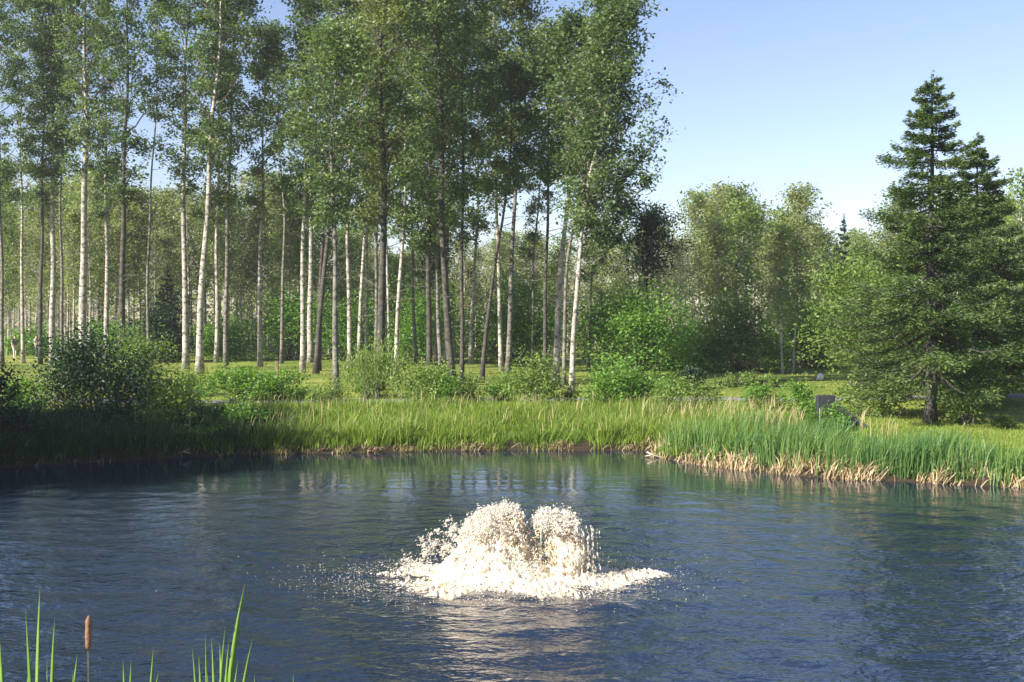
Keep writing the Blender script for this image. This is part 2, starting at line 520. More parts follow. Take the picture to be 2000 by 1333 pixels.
# tall grass on the far bank
def tussocks(n, x0, x1, y0, y1, d0, d1, g, per, spread):
    a = scatter(n, x0, x1, y0, y1, d0, d1, g)
    idx = np.repeat(np.arange(len(a)), per)
    off = g.normal(0, 1, (len(idx), 2)) * spread * g.uniform(0.5, 1.5, len(a))[idx][:, None]
    X = a[idx, 0] + off[:, 0]; Y = a[idx, 1] + off[:, 1]
    d = pond_dist(X, Y)
    k = d > 0.02
    out = np.stack([off[:, 0], off[:, 1], np.zeros(len(off))], 1) / (spread + 0.02)
    return X[k], Y[k], d[k], idx[k], np.clip(out[k], -2, 2), len(a)


X, Y, d, idx, od, nt_ = tussocks(3000, -16, 5.2, 26, 41, 0.05, 8.4, g, 30, 0.15)
th_ = g.uniform(0.6, 1.25, nt_); tt_ = g.normal(0, 0.16, nt_)
keep = (np.abs(Y - path_y(X)) > 0.7) & (g.uniform(0, 1, len(X)) < np.clip((X + 10.5) / 3.5, 0.10, 1))
X, Y, d, idx, od = X[keep], Y[keep], d[keep], idx[keep], od[keep]
pos = np.stack([X, Y, gz(X, Y) - 0.02], 1)
cl = wob(X, Y, 0.75)
h = (0.50 + 0.26 * cl + 0.08 * wob(X, Y, 3.1, 3)) * th_[idx] * g.uniform(0.55, 1.3, len(X)) * np.where(d < 0.4, 0.75, 1) * np.where(d > 5.0, 0.7, 1)
tint = np.clip(0.55 + 0.2 * cl + tt_[idx] + g.normal(0, 0.14, len(X)), 0, 1)
blades("tall_grass", pos, h, 0.021 + 0 * h, 0.42, M['grass'], g, "bright green tall grass leaning along the far bank of the pond", tint, out=od)
k = g.uniform(0, 1, len(X)) < 0.010 * np.clip(1 + wob(X, Y, 1.1, 2), 0, 2)
blades("grass_seed_heads", pos[k] + [0, 0, 0.35], h[k] * 0.8 + 0.1, 0.02 + 0 * h[k], 0.3, M['seed'], g, "pale seed heads scattered over the tall bank grass", g.uniform(0.2, 1, k.sum()))
a = scatter(22000, -16, -5.5, 26, 36, 0.02, 6.5, g)  # left-bank grass, painted dark where the bank lies in shade
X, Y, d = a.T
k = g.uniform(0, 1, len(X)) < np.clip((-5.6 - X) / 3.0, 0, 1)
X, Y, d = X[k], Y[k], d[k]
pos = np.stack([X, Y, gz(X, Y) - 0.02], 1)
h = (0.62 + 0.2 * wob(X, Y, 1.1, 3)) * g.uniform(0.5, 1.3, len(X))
blades("shade_toned_grass", pos, h, 0.024 + 0 * h, 0.45, M['shade_toned_grass'], g, "dark green grass on the left bank, shade put into its colour", np.clip(0.5 + 0.2 * wob(X, Y, 1.9, 1) + g.normal(0, 0.15, len(X)), 0, 1))
# grass on the right point, with seed heads
a = scatter(42000, 3.9, 22, 22, 40, 0.5, 9, g)
X, Y, d = a.T
k = ~((X / Y > 0.258) & (X / Y < 0.305) & (Y > 28.5) & (Y < 33.4)) | (g.uniform(0, 1, len(X)) < 0.10)
X, Y, d = X[k], Y[k], d[k]
pos = np.stack([X, Y, gz(X, Y) - 0.02], 1)
cl = wob(X, Y, 1.5, 1)
pen = np.clip((10.5 - X) / 4, 0, 1)
h = (0.16 + 0.50 * pen + (0.05 + 0.15 * pen) * cl) * g.uniform(0.55, 1.3, len(X)) * np.where(d > 5.5, 0.5, 1)
h = np.clip(h, 0.1, 2)
tint = np.clip(0.55 + 0.2 * cl + g.normal(0, 0.17, len(X)), 0, 1)
blades("meadow_grass", pos, h, 0.016 + 0 * h, 0.4, M['grass'], g, "mid height meadow grass behind the reeds on the right point", tint)
a = scatter(650, 3.9, 9.5, 26, 36, 2.0, 7.0, g)
a = a[~((a[:, 0] / a[:, 1] > 0.258) & (a[:, 0] / a[:, 1] < 0.305))]
X, Y, d = a.T
pos = np.stack([X, Y, gz(X, Y) + 0.45], 1)
blades("seed_heads", pos, g.uniform(0.25, 0.6, len(X)), 0.02 + 0 * X, 0.35, M['seed'], g, "straw coloured grass seed heads on the right point", g.uniform(0, 1, len(X)))
# reeds
a = scatter(40000, 4.0, 22, 20, 32, 0.05, 3.2, g)
a = a[a[:, 2] < 3.2 - 1.3 * np.clip((a[:, 0] - 8) / 3, 0, 1)]
X, Y, d = a.T
dens = np.clip(0.35 + 0.14 * (X - 4), 0.3, 1) * np.clip(0.6 + 0.9 * wob(X, Y, 1.3, 4), 0.08, 1)
k = g.uniform(0, 1, len(X)) < dens
X, Y, d = X[k], Y[k], d[k]
pos = np.stack([X, Y, gz(X, Y) - 0.04], 1)
h = (0.78 + 0.14 * np.clip((X - 5) / 8, 0, 1) + 0.30 * wob(X, Y, 1.4, 7)) * g.uniform(0.45, 1.25, len(X))
tint = np.clip(0.5 + 0.35 * wob(X, Y, 1.0, 9) + g.normal(0, 0.18, len(X)), 0, 1)
blades("reeds", pos, h, 0.020 + 0 * h, 0.26, M['reed'], g, "blue green upright reeds along the right shore", tint)
# dead reeds at the waterline
a = scatter(11000, 3.6, 22, 19, 32, -0.18, 0.6, g)
X, Y, d = a.T
cl = wob(X, Y, 2.6, 2) + 0.5 * wob(X, Y, 6, 1)
k = g.uniform(0, 1, len(X)) < np.clip(0.25 + 1.0 * cl, 0.04, 1)
X, Y, d, cl = X[k], Y[k], d[k], cl[k]
pos = np.stack([X, Y, np.maximum(gz(X, Y), -0.05) - 0.02], 1)
h = (0.28 + 0.25 * np.clip(cl, 0, 1.2)) * g.uniform(0.4, 1.5, len(X))
blades("dead_reeds", pos, h, 0.022 + 0 * h, 0.95, M['straw'], g, "tan dead reed stalks matted along the right waterline", np.clip(g.normal(0.55, 0.25, len(X)), 0, 1), 0.7)
# short lawn blades
a = scatter(32000, -34, 40, 30, 72, 5, 50, g)
X, Y, d = a.T
k = (np.abs(Y - path_y(X)) > 0.9)
X, Y = X[k], Y[k]
pos = np.stack([X, Y, gz(X, Y) - 0.01], 1)
tuft = np.clip(wob(X, Y, 1.9, 8), 0, 1)
h = (0.07 + 0.20 * tuft ** 2) * g.uniform(0.6, 1.4, len(X))
blades("lawn_grass", pos, h, 0.035 + 0 * h, 0.5, M['lawn_blade'], g, "short yellow green lawn grass under the trees", np.clip(0.5 + 0.3 * wob(X, Y, 0.5, 3) + g.normal(0, 0.15, len(X)), 0, 1))
# undercut soil, dead grass at the far waterline
a = scatter(5000, -14, 4, 26, 33, -0.08, 0.16, g)
X, Y, d = a.T
k = g.uniform(0, 1, len(X)) < np.clip(0.2 + 0.9 * wob(X, Y, 2.9, 6), 0.03, 1) * np.clip((X + 9) / 3, 0.05, 1)
X, Y = X[k], Y[k]
pos = np.stack([X, Y, np.maximum(gz(X, Y), 0.0)], 1)
blades("dead_bank_grass", pos, g.uniform(0.06, 0.24, len(X)), 0.02 + 0 * X, 1.1, M['seed'], g, "brown dead grass hanging at the far waterline", g.uniform(0, 0.8, len(X)), 0.8)


# ------------------------------------------------------------------ broadleaf trees
def spline(pts, n):
    pts = np.asarray(pts, float)
    t = np.linspace(0, 1, len(pts)); u = np.linspace(0, 1, n)
    # smooth interpolation by cubic-ish blend
    return np.stack([np.interp(u, t, pts[:, k]) for k in range(3)], 1)


def broad_tree(name, base, knots, r0, crown_z, R_c, label, g, leafmat, bark, cat="tree", group=None, n_limb=34, per=11, cnt=29,
               leaf=0.18, sig=0.28, dead=6, shape=0.35, fork=None, twigmat=None, side_bias=0.0, limb_parts=False, droop=0.0, arms=()):
    """knots: trunk points relative to base; crown from crown_z up to the top"""
    root = empty(name, base, label, cat, group)
    kn = np.asarray(knots, float)
    H = kn[-1][2]
    u = np.linspace(0, 1, 22)
    zt = u * H
    tx = np.interp(zt, kn[:, 2], kn[:, 0]) ; ty = np.interp(zt, kn[:, 2], kn[:, 1])
    ker = np.array([0.25, 0.5, 0.25])
    for _ in range(2):
        tx[1:-1] = np.convolve(tx, ker, 'same')[1:-1]; ty[1:-1] = np.convolve(ty, ker, 'same')[1:-1]
    tx = tx + 0.05 * np.sin(zt * 0.8 + g.uniform(0, 6)) * (zt / H) * 2; ty = ty + 0.05 * np.cos(zt * 0.7 + g.uniform(0, 6))
    ty -= ty[0] * (1 - u)
    path = np.stack([tx, ty, zt - 0.15 * (u == 0)], 1)
    rad = r0 * (1 - 0.86 * u ** 0.9) * (1 + 0.35 * np.exp(-zt / 0.35))
    G = Geo(); G.tube(path, rad, 10, wob=0.05, g=g)
    G.build("trunk", bark, root)
    B = Geo()
    cen, sg, tn = [], [], []
    at = lambda z: np.array([np.interp(z, path[:, 2], path[:, 0]), np.interp(z, path[:, 2], path[:, 1]), z])
    ga = 2.399963
    a0 = g.uniform(0, 6.28)
    for i in range(n_limb):
        t = (i + g.uniform(0, 1)) / n_limb
        z = crown_z + (H - crown_z) * t ** 0.95
        prof = (t / shape) ** 0.6 if t < shape else ((1 - t) / (1 - shape)) ** 0.75 * 0.92 + 0.08
        prof = max(prof, 0.28 if t < shape else 0.1)
        L = R_c * prof * g.uniform(0.4, 1.25)
        az = a0 + i * ga + g.normal(0, 0.3)
        d = np.array([math.cos(az), math.sin(az), 0]) + np.array([side_bias, 0, 0])
        d /= np.linalg.norm(d)
        el = R(g.uniform(18, 48) + 20 * t)
        s = np.linspace(0, 1, 6)[:, None]
        p0 = at(z)
        pts = p0 + d * (L * s * math.cos(el)) + np.array([0, 0, 1.0]) * (L * (math.sin(el) * s + 0.18 * s ** 2 - droop * s ** 2.5))
        pts[1:-1] += g.normal(0, 0.04 * L, (4, 3))
        rl = max(0.012, r0 * 0.30 * (1 - t * 0.6)) * (1 - 0.85 * s[:, 0])
        B.tube(pts, rl, 5, cap=False)
        ltint = g.normal(0, 0.10)
        npad = 1 if L < 0.5 * R_c else (2 if g.uniform() < 0.45 else 3)
        for pd in range(npad):
            ss = (pd + g.uniform(0.55, 1.1)) / npad
            pc = pts[0] + (pts[-1] - pts[0]) * min(ss, 1.05) + g.normal(0, 0.12 * L + 0.05, 3) * np.array([1, 1, 0.6]) + np.array([0, 0, 0.1])
            pr = sig * g.uniform(1.0, 1.9)
            j = min(5, int(min(ss, .99) * 5))
            nc = max(2, int(per * 1.15 / npad * g.uniform(0.6, 1.4)))
            for q in range(nc):
                c = pc + g.normal(0, 1, 3) * pr * np.array([0.85, 0.85, 0.5])
                if q % 2 == 0: B.tube(np.array([pts[j], (pts[j] + c) / 2 + g.normal(0, 0.03, 3), c]), [rl[j] * 0.35 + 0.005, 0.006, 0.003], 3, cap=False)
                cen.append(c); sg.append(sig * g.uniform(0.5, 0.95)); tn.append(0.50 + ltint + g.normal(0, 0.07) + 0.12 * (c[2] - pc[2]) / (pr + 0.01))  # pad tops tinted lighter, as if lit from above
    for (a3, b3) in arms:
        a3, b3 = np.array(a3, float), np.array(b3, float)
        s = np.linspace(0, 1, 7)[:, None]
        pts = a3 + (b3 - a3) * s + np.array([0, 0, -0.25]) * np.sin(s * math.pi) + g.normal(0, 0.04, (7, 3)) * s * (1 - s)
        B.tube(pts, 0.05 * (1 - 0.85 * s[:, 0]), 6, cap=False)
        for q in range(26):
            ss = g.uniform(0.3, 1.03)
            c = a3 + (b3 - a3) * ss + g.normal(0, 1, 3) * np.array([0.25, 0.35, 0.30]) * (1.15 - 0.6 * ss)
            j = min(6, int(ss * 6))
            B.tube(np.array([pts[j], c]), [0.012, 0.004], 3, cap=False)
            cen.append(c); sg.append(sig * g.uniform(0.45, 0.95)); tn.append(0.42 + g.normal(0, 0.1))
    for q in range(6):
        cen.append(path[-1] + g.normal(0, 0.22, 3) - np.array([0, 0, 0.3 * q * 0.5])); sg.append(sig * 0.6); tn.append(0.5)
    for i in range(dead):
        z = g.uniform(crown_z * 0.45, crown_z * 1.05); az = g.uniform(0, 6.28); L = g.uniform(0.35, 1.0) * R_c * 0.6
        d = np.array([math.cos(az), math.sin(az), g.uniform(-0.1, 0.5)])
        p0 = at(z)
        pts = np.array([p0, p0 + d * L * 0.5 + g.normal(0, 0.05, 3), p0 + d * L + np.array([0, 0, g.uniform(-.1, .3)])])
        B.tube(pts, [0.02, 0.012, 0.004], 4, cap=False)
        for _ in range(3):
            e = pts[1] + (pts[2] - pts[1]) * g.uniform(0, 1)
            B.tube(np.array([e, e + g.normal(0, 0.25, 3)]), [0.007, 0.003], 3, cap=False)
    tag(B.build("branches", twigmat or M['twig'], root), kind='stuff')
    cen = np.array(cen); sg = np.array(sg); tn = np.array(tn)
    c2, idx = clusters(cen, sg, cnt, g)
    keep = g.uniform(0, 1, len(c2)) < 0.92
    c2, idx = c2[keep], idx[keep]
    V, Q = leaves(c2, np.full(len(c2), leaf), g)
    cr = mesh_obj("crown", V, Q, None, leafmat, root, tint=np.clip(tn[idx] + g.normal(0, 0.13, len(idx)), 0, 1))
    return root


def copy_tree(o, loc, rz, sc, label, group=None):
    c = o.copy(); C.objects.link(c)
    c.location = loc; c.rotation_euler = (0, 0, rz); c.scale = sc
    c['label'] = label
    if group: c['group'] = group
    for ch in list(o.children):
        d = ch.copy(); C.objects.link(d); d.parent = c
    return c


FG = {}


def fg(i, x0, y0, dist, tops, wpx, crown_y, top_y, Rc, label, bark, leafmat='aspen_leaf', **kw):
    """a foreground tree measured off the photograph: foot, trunk points, trunk width, crown start and top"""
    g = np.random.default_rng(100 + i)
    bx = P(x0, y0, dist)[0]
    base = gpt(bx, dist)
    kn = [(0, 0, 0)]
    for (px, py) in tops:
        q = P(px, py, dist)
        kn.append((q[0] - base[0], 0, q[2] - base[2]))
    ztop = P(0, top_y, dist)[2] - base[2]
    if ztop > kn[-1][2] + 0.3:
        lx = kn[-1][0] + (kn[-1][0] - kn[-2][0]) / max(0.5, kn[-1][2] - kn[-2][2]) * (ztop - kn[-1][2]) * 0.7
        kn.append((lx, g.normal(0, 0.3), ztop))
    cz = P(0, crown_y, dist)[2] - base[2]
    arms = kw.pop('arms_px', ())
    kw['arms'] = [(P(*a, dist) - base, P(*b2, dist) - base + np.array([0, dz, 0])) for a, b2, dz in arms]
    o = FG[i] = broad_tree("aspen_tree", base, kn, wpx / F * dist / 2 * 0.84, cz - 0.3, Rc * 1.3, label, g, M[leafmat], M[bark], "aspen tree", "tall aspens on the far bank", **kw)
    return o


W, GR, DK = 'white_bark', 'grey_bark', 'dark_bark'
fg(0, 165, 700, 62, [(160, 600), (168, 300), (166, 60)], 20, 330, -190, 2.5, "tall white aspen rising straight behind the dark left bush", W, n_limb=40, dead=14)
fg(1, 238, 705, 60, [(238, 600), (243, 300), (250, 80)], 17, 400, -90, 2.1, "dark-barked tree standing right of the tall white left aspen", DK, n_limb=28, dead=14)
fg(2, 363, 718, 64, [(361, 560), (358, 300), (366, 60)], 16, 370, -150, 2.3, "white aspen with a scarred trunk, left one of the close pale pair", W, n_limb=32, dead=12)
fg(3, 390, 727, 58, [(391, 620), (402, 450), (416, 230), (432, 30)], 18, 330, -170, 2.5, "white aspen with a crooked trunk leaning right, thicker of the close pale pair", W, n_limb=36, dead=12)
fg(4, 441, 716, 65, [(441, 600), (448, 300), (455, 120)], 12, 420, -60, 2.0, "slim grey aspen just right of the crooked white one", GR, n_limb=28, dead=10)
fg(5, 508, 712, 68, [(508, 560), (510, 430), (516, 250)], 12, 420, 70, 2.1, "slim straight pale aspen with a short bushy top, left of centre group", W, leafmat='aspen_olive', n_limb=20, dead=4)
fg(6, 591, 727, 60, [(592, 600), (592, 450), (600, 200)], 13, 430, -80, 2.3, "cream aspen trunk at the left edge of the dense centre group", W, n_limb=32)
fg(7, 617, 737, 58, [(623, 640), (634, 500), (648, 400), (655, 200)], 14, 450, -60, 2.3, "dark tree leaning right beside the cream trunk", DK, n_limb=32)
fg(8, 657, 775, 43, [(655, 600), (652, 440), (650, 250)], 16, 430, 60, 1.9, "nearest grey trunk, standing alone in front of the mown lawn", GR, n_limb=30, leafmat='aspen_leaf', leaf=0.15)
fg(9, 683, 722, 66, [(681, 560), (679, 450), (684, 200)], 12, 440, -60, 2.3, "thin cream aspen right of the nearest grey trunk", W, n_limb=30, leafmat='aspen_olive')
fg(10, 715, 705, 72, [(716, 560), (716, 450), (722, 200)], 9, 440, -70, 2.3, "thinnest pale aspen left of the thick dark trunk", W, n_limb=30)
fg(11, 742, 768, 46, [(744, 640), (750, 450), (746, 200)], 22, 430, -140, 2.1, "thickest dark grey trunk in the centre, shrubs at its foot", DK, n_limb=42, leafmat='aspen_olive', leaf=0.15)
fg(12, 734, 720, 66, [(735, 560), (736, 430), (760, 200)], 9, 430, -100, 2.4, "slim mottled aspen half hidden behind the thick dark trunk", GR, n_limb=32)
fg(13, 773, 742, 56, [(776, 620), (786, 500), (792, 300)], 11, 450, -40, 2.2, "slender cream aspen leaning slightly right of the thick dark trunk", W, n_limb=32)
fg(14, 838, 742, 56, [(838, 620), (836, 500), (840, 300)], 14, 500, -90, 2.3, "brown-shaded trunk at the left of the centre right cluster", DK, n_limb=36)
fg(15, 862, 738, 57, [(855, 620), (850, 450), (846, 250)], 11, 450, -110, 2.3, "pale mottled trunk squeezed behind the broad dark one", GR, n_limb=34, leafmat='aspen_olive')
fg(16, 884, 756, 49, [(874, 640), (866, 500), (862, 300)], 19, 440, -150, 2.3, "broad dark trunk curving left toward its top in the centre cluster", DK, n_limb=42, leaf=0.15)
fg(17, 902, 752, 50, [(903, 600), (902, 420), (905, 200)], 11, 430, -60, 2.2, "straight blackish slim trunk just right of the broad dark one", DK, n_limb=34, leaf=0.15)
fg(18, 941, 747, 52, [(949, 640), (966, 520), (985, 430), (992, 340)], 11, 400, 150, 1.9, "dark mottled trunk leaning strongly right", DK, n_limb=24, leaf=0.15, dead=10)
fg(19, 979, 722, 62, [(975, 600), (973, 480), (968, 300)], 11, 420, -50, 2.0, "pale aspen trunk crossed by the strongly leaning one", W, n_limb=26, leafmat='aspen_olive')
fg(20, 992, 727, 58, [(997, 600), (1004, 400), (1010, 250)], 14, 350, -10, 2.2, "grey trunk rising clear against the sky left of the right-hand group", GR, n_limb=32, dead=14, leafmat='aspen_olive')
fg(21, 1064, 738, 54, [(1066, 560), (1069, 380), (1075, 220)], 11, 360, 70, 2.1, "dark slim trunk at the left of the bright warm trunk", DK, n_limb=30, dead=14)
fg(22, 1085, 724, 50, [(1090, 600), (1107, 400), (1115, 280), (1122, 120)], 17, 360, 60, 2.1, "warm cream trunk, brightest of the right group, leaning right", W, n_limb=34, dead=14)
fg(23, 1101, 760, 47, [(1102, 640), (1106, 520), (1150, 300), (1180, 120)], 10, 400, 8, 1.9, "thin pale trunk between the two cream trunks of the right group", GR, n_limb=34, dead=8, leaf=0.15)
fg(24, 1117, 765, 45, [(1120, 640), (1131, 500), (1146, 380), (1185, 200)], 14, 470, 20, 1.9, "outermost right aspen, its leafy limbs reaching far over the lawn", W, n_limb=40, dead=10, side_bias=0.15, leaf=0.155, shape=0.5,
   arms_px=[((1141, 430), (1300, 250), 0.3), ((1143, 450), (1292, 330), -0.5), ((1150, 350), (1258, 195), 0.2), ((1138, 480), (1235, 400), 0.6), ((1132, 530), (1215, 455), -0.4),
            ((1160, 290), (1232, 120), 0.4), ((1146, 400), (1268, 290), 0.9)])
fg(25, 4, 690, 70, [(3, 560), (0, 380)], 10, 400, -80, 2.3, "pale aspen cut by the left edge of the view", GR, n_limb=30)
fg(26, 45, 692, 74, [(44, 560), (42, 380)], 9, 420, -40, 2.5, "thin pale aspen second in from the left edge", W, n_limb=34)
fg(27, 79, 694, 72, [(79, 560), (84, 360)], 10, 380, -60, 2.5, "thin dark aspen third in from the left edge", DK, n_limb=36)
fg(28, 121, 680, 78, [(120, 560), (118, 360)], 9, 330, -10, 2.5, "slim grey aspen between left edge and the tall white one", GR, n_limb=34, leafmat='aspen_olive')
fg(29, 290, 700, 74, [(288, 560), (292, 420), (300, 300)], 8, 240, -20, 1.7, "slender grey aspen in the sky gap right of the dark trunk", GR, n_limb=18, dead=12)
fg(30, 550, 705, 74, [(552, 560), (556, 420), (540, 200)], 9, 300, 60, 1.9, "thin grey aspen before the sky gap at the top", GR, n_limb=24, dead=8)

# second rank: copies of the front aspens a little further back
R2 = [(606, 76, -30, 0, "second rank aspen hidden behind the dark leaning tree"),
      (699, 77, -50, 13, "second rank aspen between nearest grey trunk and thinnest pale aspen"),
      (760, 78, 0, 19, "second rank aspen just right of the thick dark trunk"),
      (812, 74, -20, 15, "second rank aspen in the gap left of the centre right cluster"),
      (872, 76, -60, 6, "second rank aspen behind the broad dark curving trunk"), (918, 72, 0, 13, "second rank aspen right of the blackish slim trunk"),
      (1040, 72, 80, 12, "second rank aspen left of the dark slim right group trunk"),
      (1150, 62, 160, 15, "shorter aspen standing clear right of the outermost aspen"),
      (100, 72, -50, 0, "second rank aspen left of the tall white aspen"),
      (205, 76, -30, 2, "second rank aspen right of the tall white aspen"),
      (420, 76, -40, 6, "second rank aspen between crooked white and slim grey aspens")]
g2 = np.random.default_rng(61)
for (px, D, ty, src, lb) in R2:
    so = FG[src]
    b = gpt(P(px, 0, D)[0], D)
    crown = [c for c in so.children if c.name.startswith('crown')][0]
    s0 = (P(px, ty, D)[2] - b[2]) / max(v[2] for v in crown.bound_box)
    copy_tree(so, b, g2.uniform(-0.9, 0.9) + (math.pi if g2.uniform() < 0.5 else 0), (s0 * 0.95, s0 * 0.95, s0), lb, "second rank aspens on the far bank")

# trees out of the view on the left that shade the left bank
gg = np.random.default_rng(77)
for k, (x, y, h) in enumerate([(-21.5, 18.5, 10.5), (-20.3, 22.5, 9.8), (-24, 20.5, 11), (-21.5, 26.5, 10.5), (-24.5, 25, 11)]):
    b = gpt(x, y)
    broad_tree("aspen_tree", b, [(0, 0, 0), (0.2, 0, h * .5), (0.1, 0, h)], 0.17, 1.6, 3.1,
               ["shoreline aspen casting shade over the left bank, nearest the camera", "shoreline aspen casting shade, beside the left bank corner",
                "taller shade aspen standing back from the left shore", "leafy aspen beyond the left bank corner, low crowned", "tallest aspen left of the shaded bank"][k],
               gg, M['aspen_leaf'], M['grey_bark'], "aspen tree", "shade trees on the left shore", n_limb=44, per=8, cnt=30, leaf=0.27, sig=0.5, dead=3)

# ------------------------------------------------------------------ the wood behind: individual trees of a few kinds, sharing meshes
gg = np.random.default_rng(31)
protos = {}
def proto(key, **kw):
    a = dict(n_limb=36, per=7, cnt=17, leaf=0.235, sig=0.42, dead=10)
    a.update(kw)
    lm, bk, H, cz, Rc, r0 = a.pop('lm'), a.pop('bk'), a.pop('H'), a.pop('cz'), a.pop('Rc'), a.pop('r0')
    protos[key] = [lambda lb, grp, loc: broad_tree("birch_tree", loc, [(0, 0, 0), (gg.normal(0, .25), 0, H * .5), (gg.normal(0, .4), 0, H)], r0, cz, Rc,
                                                   lb, gg, M[lm], M[bk], "birch tree", grp, twigmat=M['pale_twig'], **a), None]
proto('pale_a', lm='pale_leaf', bk='white_bark', H=14, cz=6.0, Rc=2.3, r0=0.15)
proto('pale_b', lm='pale_leaf', bk='white_bark', H=13, cz=4.5, Rc=2.0, r0=0.13, n_limb=30)
proto('olive_a', lm='willow_leaf', bk='grey_bark', H=14, cz=5.0, Rc=2.5, r0=0.16, n_limb=36)
proto('olive_b', lm='aspen_olive', bk='white_bark', H=13, cz=6.5, Rc=2.2, r0=0.14)
proto('bare', lm='pale_leaf', bk='pale_twig', H=13, cz=4.0, Rc=2.2, r0=0.13, n_limb=52, per=7, cnt=3, dead=30)
proto('full', lm='willow_leaf', bk='white_bark', H=12, cz=2.5, Rc=2.7, r0=0.15, n_limb=40, per=6, cnt=13)


def place(key, x, y, h, label, group):
    fn = protos[key]
    base = gpt(x, y)
    H0 = {'pale_a': 14, 'pale_b': 13, 'olive_a': 14, 'olive_b': 13, 'bare': 13, 'full': 12}[key]
    s = h / H0
    if fn[1] is None:
        o = fn[0](label, group, base); fn[1] = o
        o.rotation_euler = (0, 0, gg.uniform(0, 6.28)); o.scale = (s, s, s)
    else:
        w = s * gg.uniform(0.85, 1.2)
        o = copy_tree(fn[1], base, gg.uniform(0, 6.28), (w, w, s), label, group)
    return o


ZONES = [
    # name of zone, px range, dist range, number, top_y range, keys, label
    (-40, 200, 80, 125, 30, (330, 460), ['pale_a', 'bare', 'olive_a', 'bare', 'pale_b', 'olive_b'], "thin pale birch in the far left wood, behind the left edge aspens", "thin birches of the wood behind the left edge"),
    (200, 345, 82, 125, 15, (375, 480), ['pale_a', 'bare', 'bare', 'olive_b', 'pale_b'], "thin pale birch seen beyond the dark-barked tree, under the sky gap", "thin birches of the wood under the sky gap"),
    (345, 590, 82, 125, 26, (350, 460), ['pale_a', 'olive_b', 'bare', 'pale_b'], "thin pale birch seen beyond the close white pair of aspens", "thin birches of the wood beyond the white pair"),
    (590, 800, 88, 125, 18, (430, 520), ['pale_b', 'olive_a', 'bare', 'full'], "low birch of the far wood seen between the dense centre trunks", "birches of the wood between the centre trunks"),
    (800, 1130, 90, 130, 24, (455, 520), ['pale_b', 'pale_a', 'bare', 'full'], "low pale birch of the far wood seen right of the centre trunks", "birches of the wood right of the centre trunks"),
    (1140, 1350, 82, 120, 14, (425, 500), ['pale_b', 'bare', 'olive_b', 'pale_a'], "pale birch top showing above the big rounded green bush", "birches of the wood above the big bush"),
    (1590, 1720, 95, 125, 7, (445, 490), ['pale_b', 'full', 'olive_b'], "low birch", "low birches of the wood where the treeline dips"),
    (1350, 1600, 88, 125, 22, (375, 475), ['pale_b', 'pale_a', 'bare', 'full', 'bare', 'olive_b', 'pale_a'], "olive birch in the far wood against the open sky", "birches of the wood against the open sky"),
    (1720, 2040, 85, 125, 25, (380, 480), ['full', 'olive_a', 'olive_b', 'bare'], "olive tree of the far wood behind the tall spruce", "trees of the wood behind the spruces"),
]
MARKS = [(4, "edge-cut pale aspen"), (45, "second edge aspen"), (79, "thin dark edge aspen"), (121, "slim grey left aspen"), (165, "tall white aspen"),
         (238, "dark-barked tree"), (290, "slender sky-gap aspen"), (325, "dark young spruce"), (376, "close white pair"), (441, "slim grey aspen"), (508, "slim bushy topped aspen"),
         (591, "cream trunk"), (625, "dark tree leaning right"), (657, "nearest grey trunk"), (715, "thinnest pale aspen"), (745, "thick dark trunk"), (780, "slender leaning cream aspen"),
         (838, "brown-shaded trunk"), (872, "broad dark curving trunk"), (902, "blackish slim trunk"), (955, "strongly leaning trunk"), (1000, "grey sky-line trunk"), (1066, "dark slim right trunk"),
         (1095, "warm cream trunk"), (1125, "outermost aspen"), (1190, "big rounded green bush"), (1255, "dark broad topped pine"), (1328, "bare pinkish tree"), (1395, "slender short-trunk birch"),
         (1440, "broad olive birch"), (1490, "bright tall bush"), (1540, "birch pair"), (1600, "slender culvert bush"), (1650, "dark pointed far spruce"), (1690, "yellow green gap tree"), (1755, "tall spruce's left boughs"),
         (1817, "tallest spruce's trunk"), (1905, "shorter spruce"), (1960, "dark young edge spruce"), (2000, "right edge of the view")]
USED = set()
LOOK = {'pale_a': "pale leafed", 'pale_b': "small pale", 'olive_a': "grey-barked green", 'olive_b': "olive", 'bare': "nearly bare twiggy", 'full': "full crowned"}
for (x0, x1, d0, d1, n, (ty0, ty1), keys, lb, grp) in ZONES:
    for i in range(n):
        px = x0 + (x1 - x0) * (i + gg.uniform(0.1, 0.9)) / n
        D = gg.uniform(d0, d1)
        top = P(px, gg.uniform(ty0, ty1), D)
        b = gpt(top[0], D)
        key = keys[gg.integers(len(keys))]
        mk = min(MARKS, key=lambda m_: abs(m_[0] - px))
        row = "front" if D < d0 + (d1 - d0) / 3 else ("middle" if D < d0 + 2 * (d1 - d0) / 3 else "back")
        side = "left" if px < mk[0] else "right"
        for row, key in [(row, key)] + [(row, k_) for k_ in LOOK if k_ in keys] + [(r_, key) for r_ in ("front", "middle", "back")]:
            lab = "%s far birch, %s rank, %s of the %s" % (LOOK[key], row, side, mk[1])
            if lab not in USED: break
        USED.add(lab)
        D = {"front": d0, "middle": d0 + (d1 - d0) / 3, "back": d0 + 2 * (d1 - d0) / 3}[row] + gg.uniform(0, (d1 - d0) / 3)
        top = P(px, gg.uniform(ty0, ty1), D); b = gpt(top[0], D)
        place(key, top[0], D, top[2] - b[2], lab, grp)

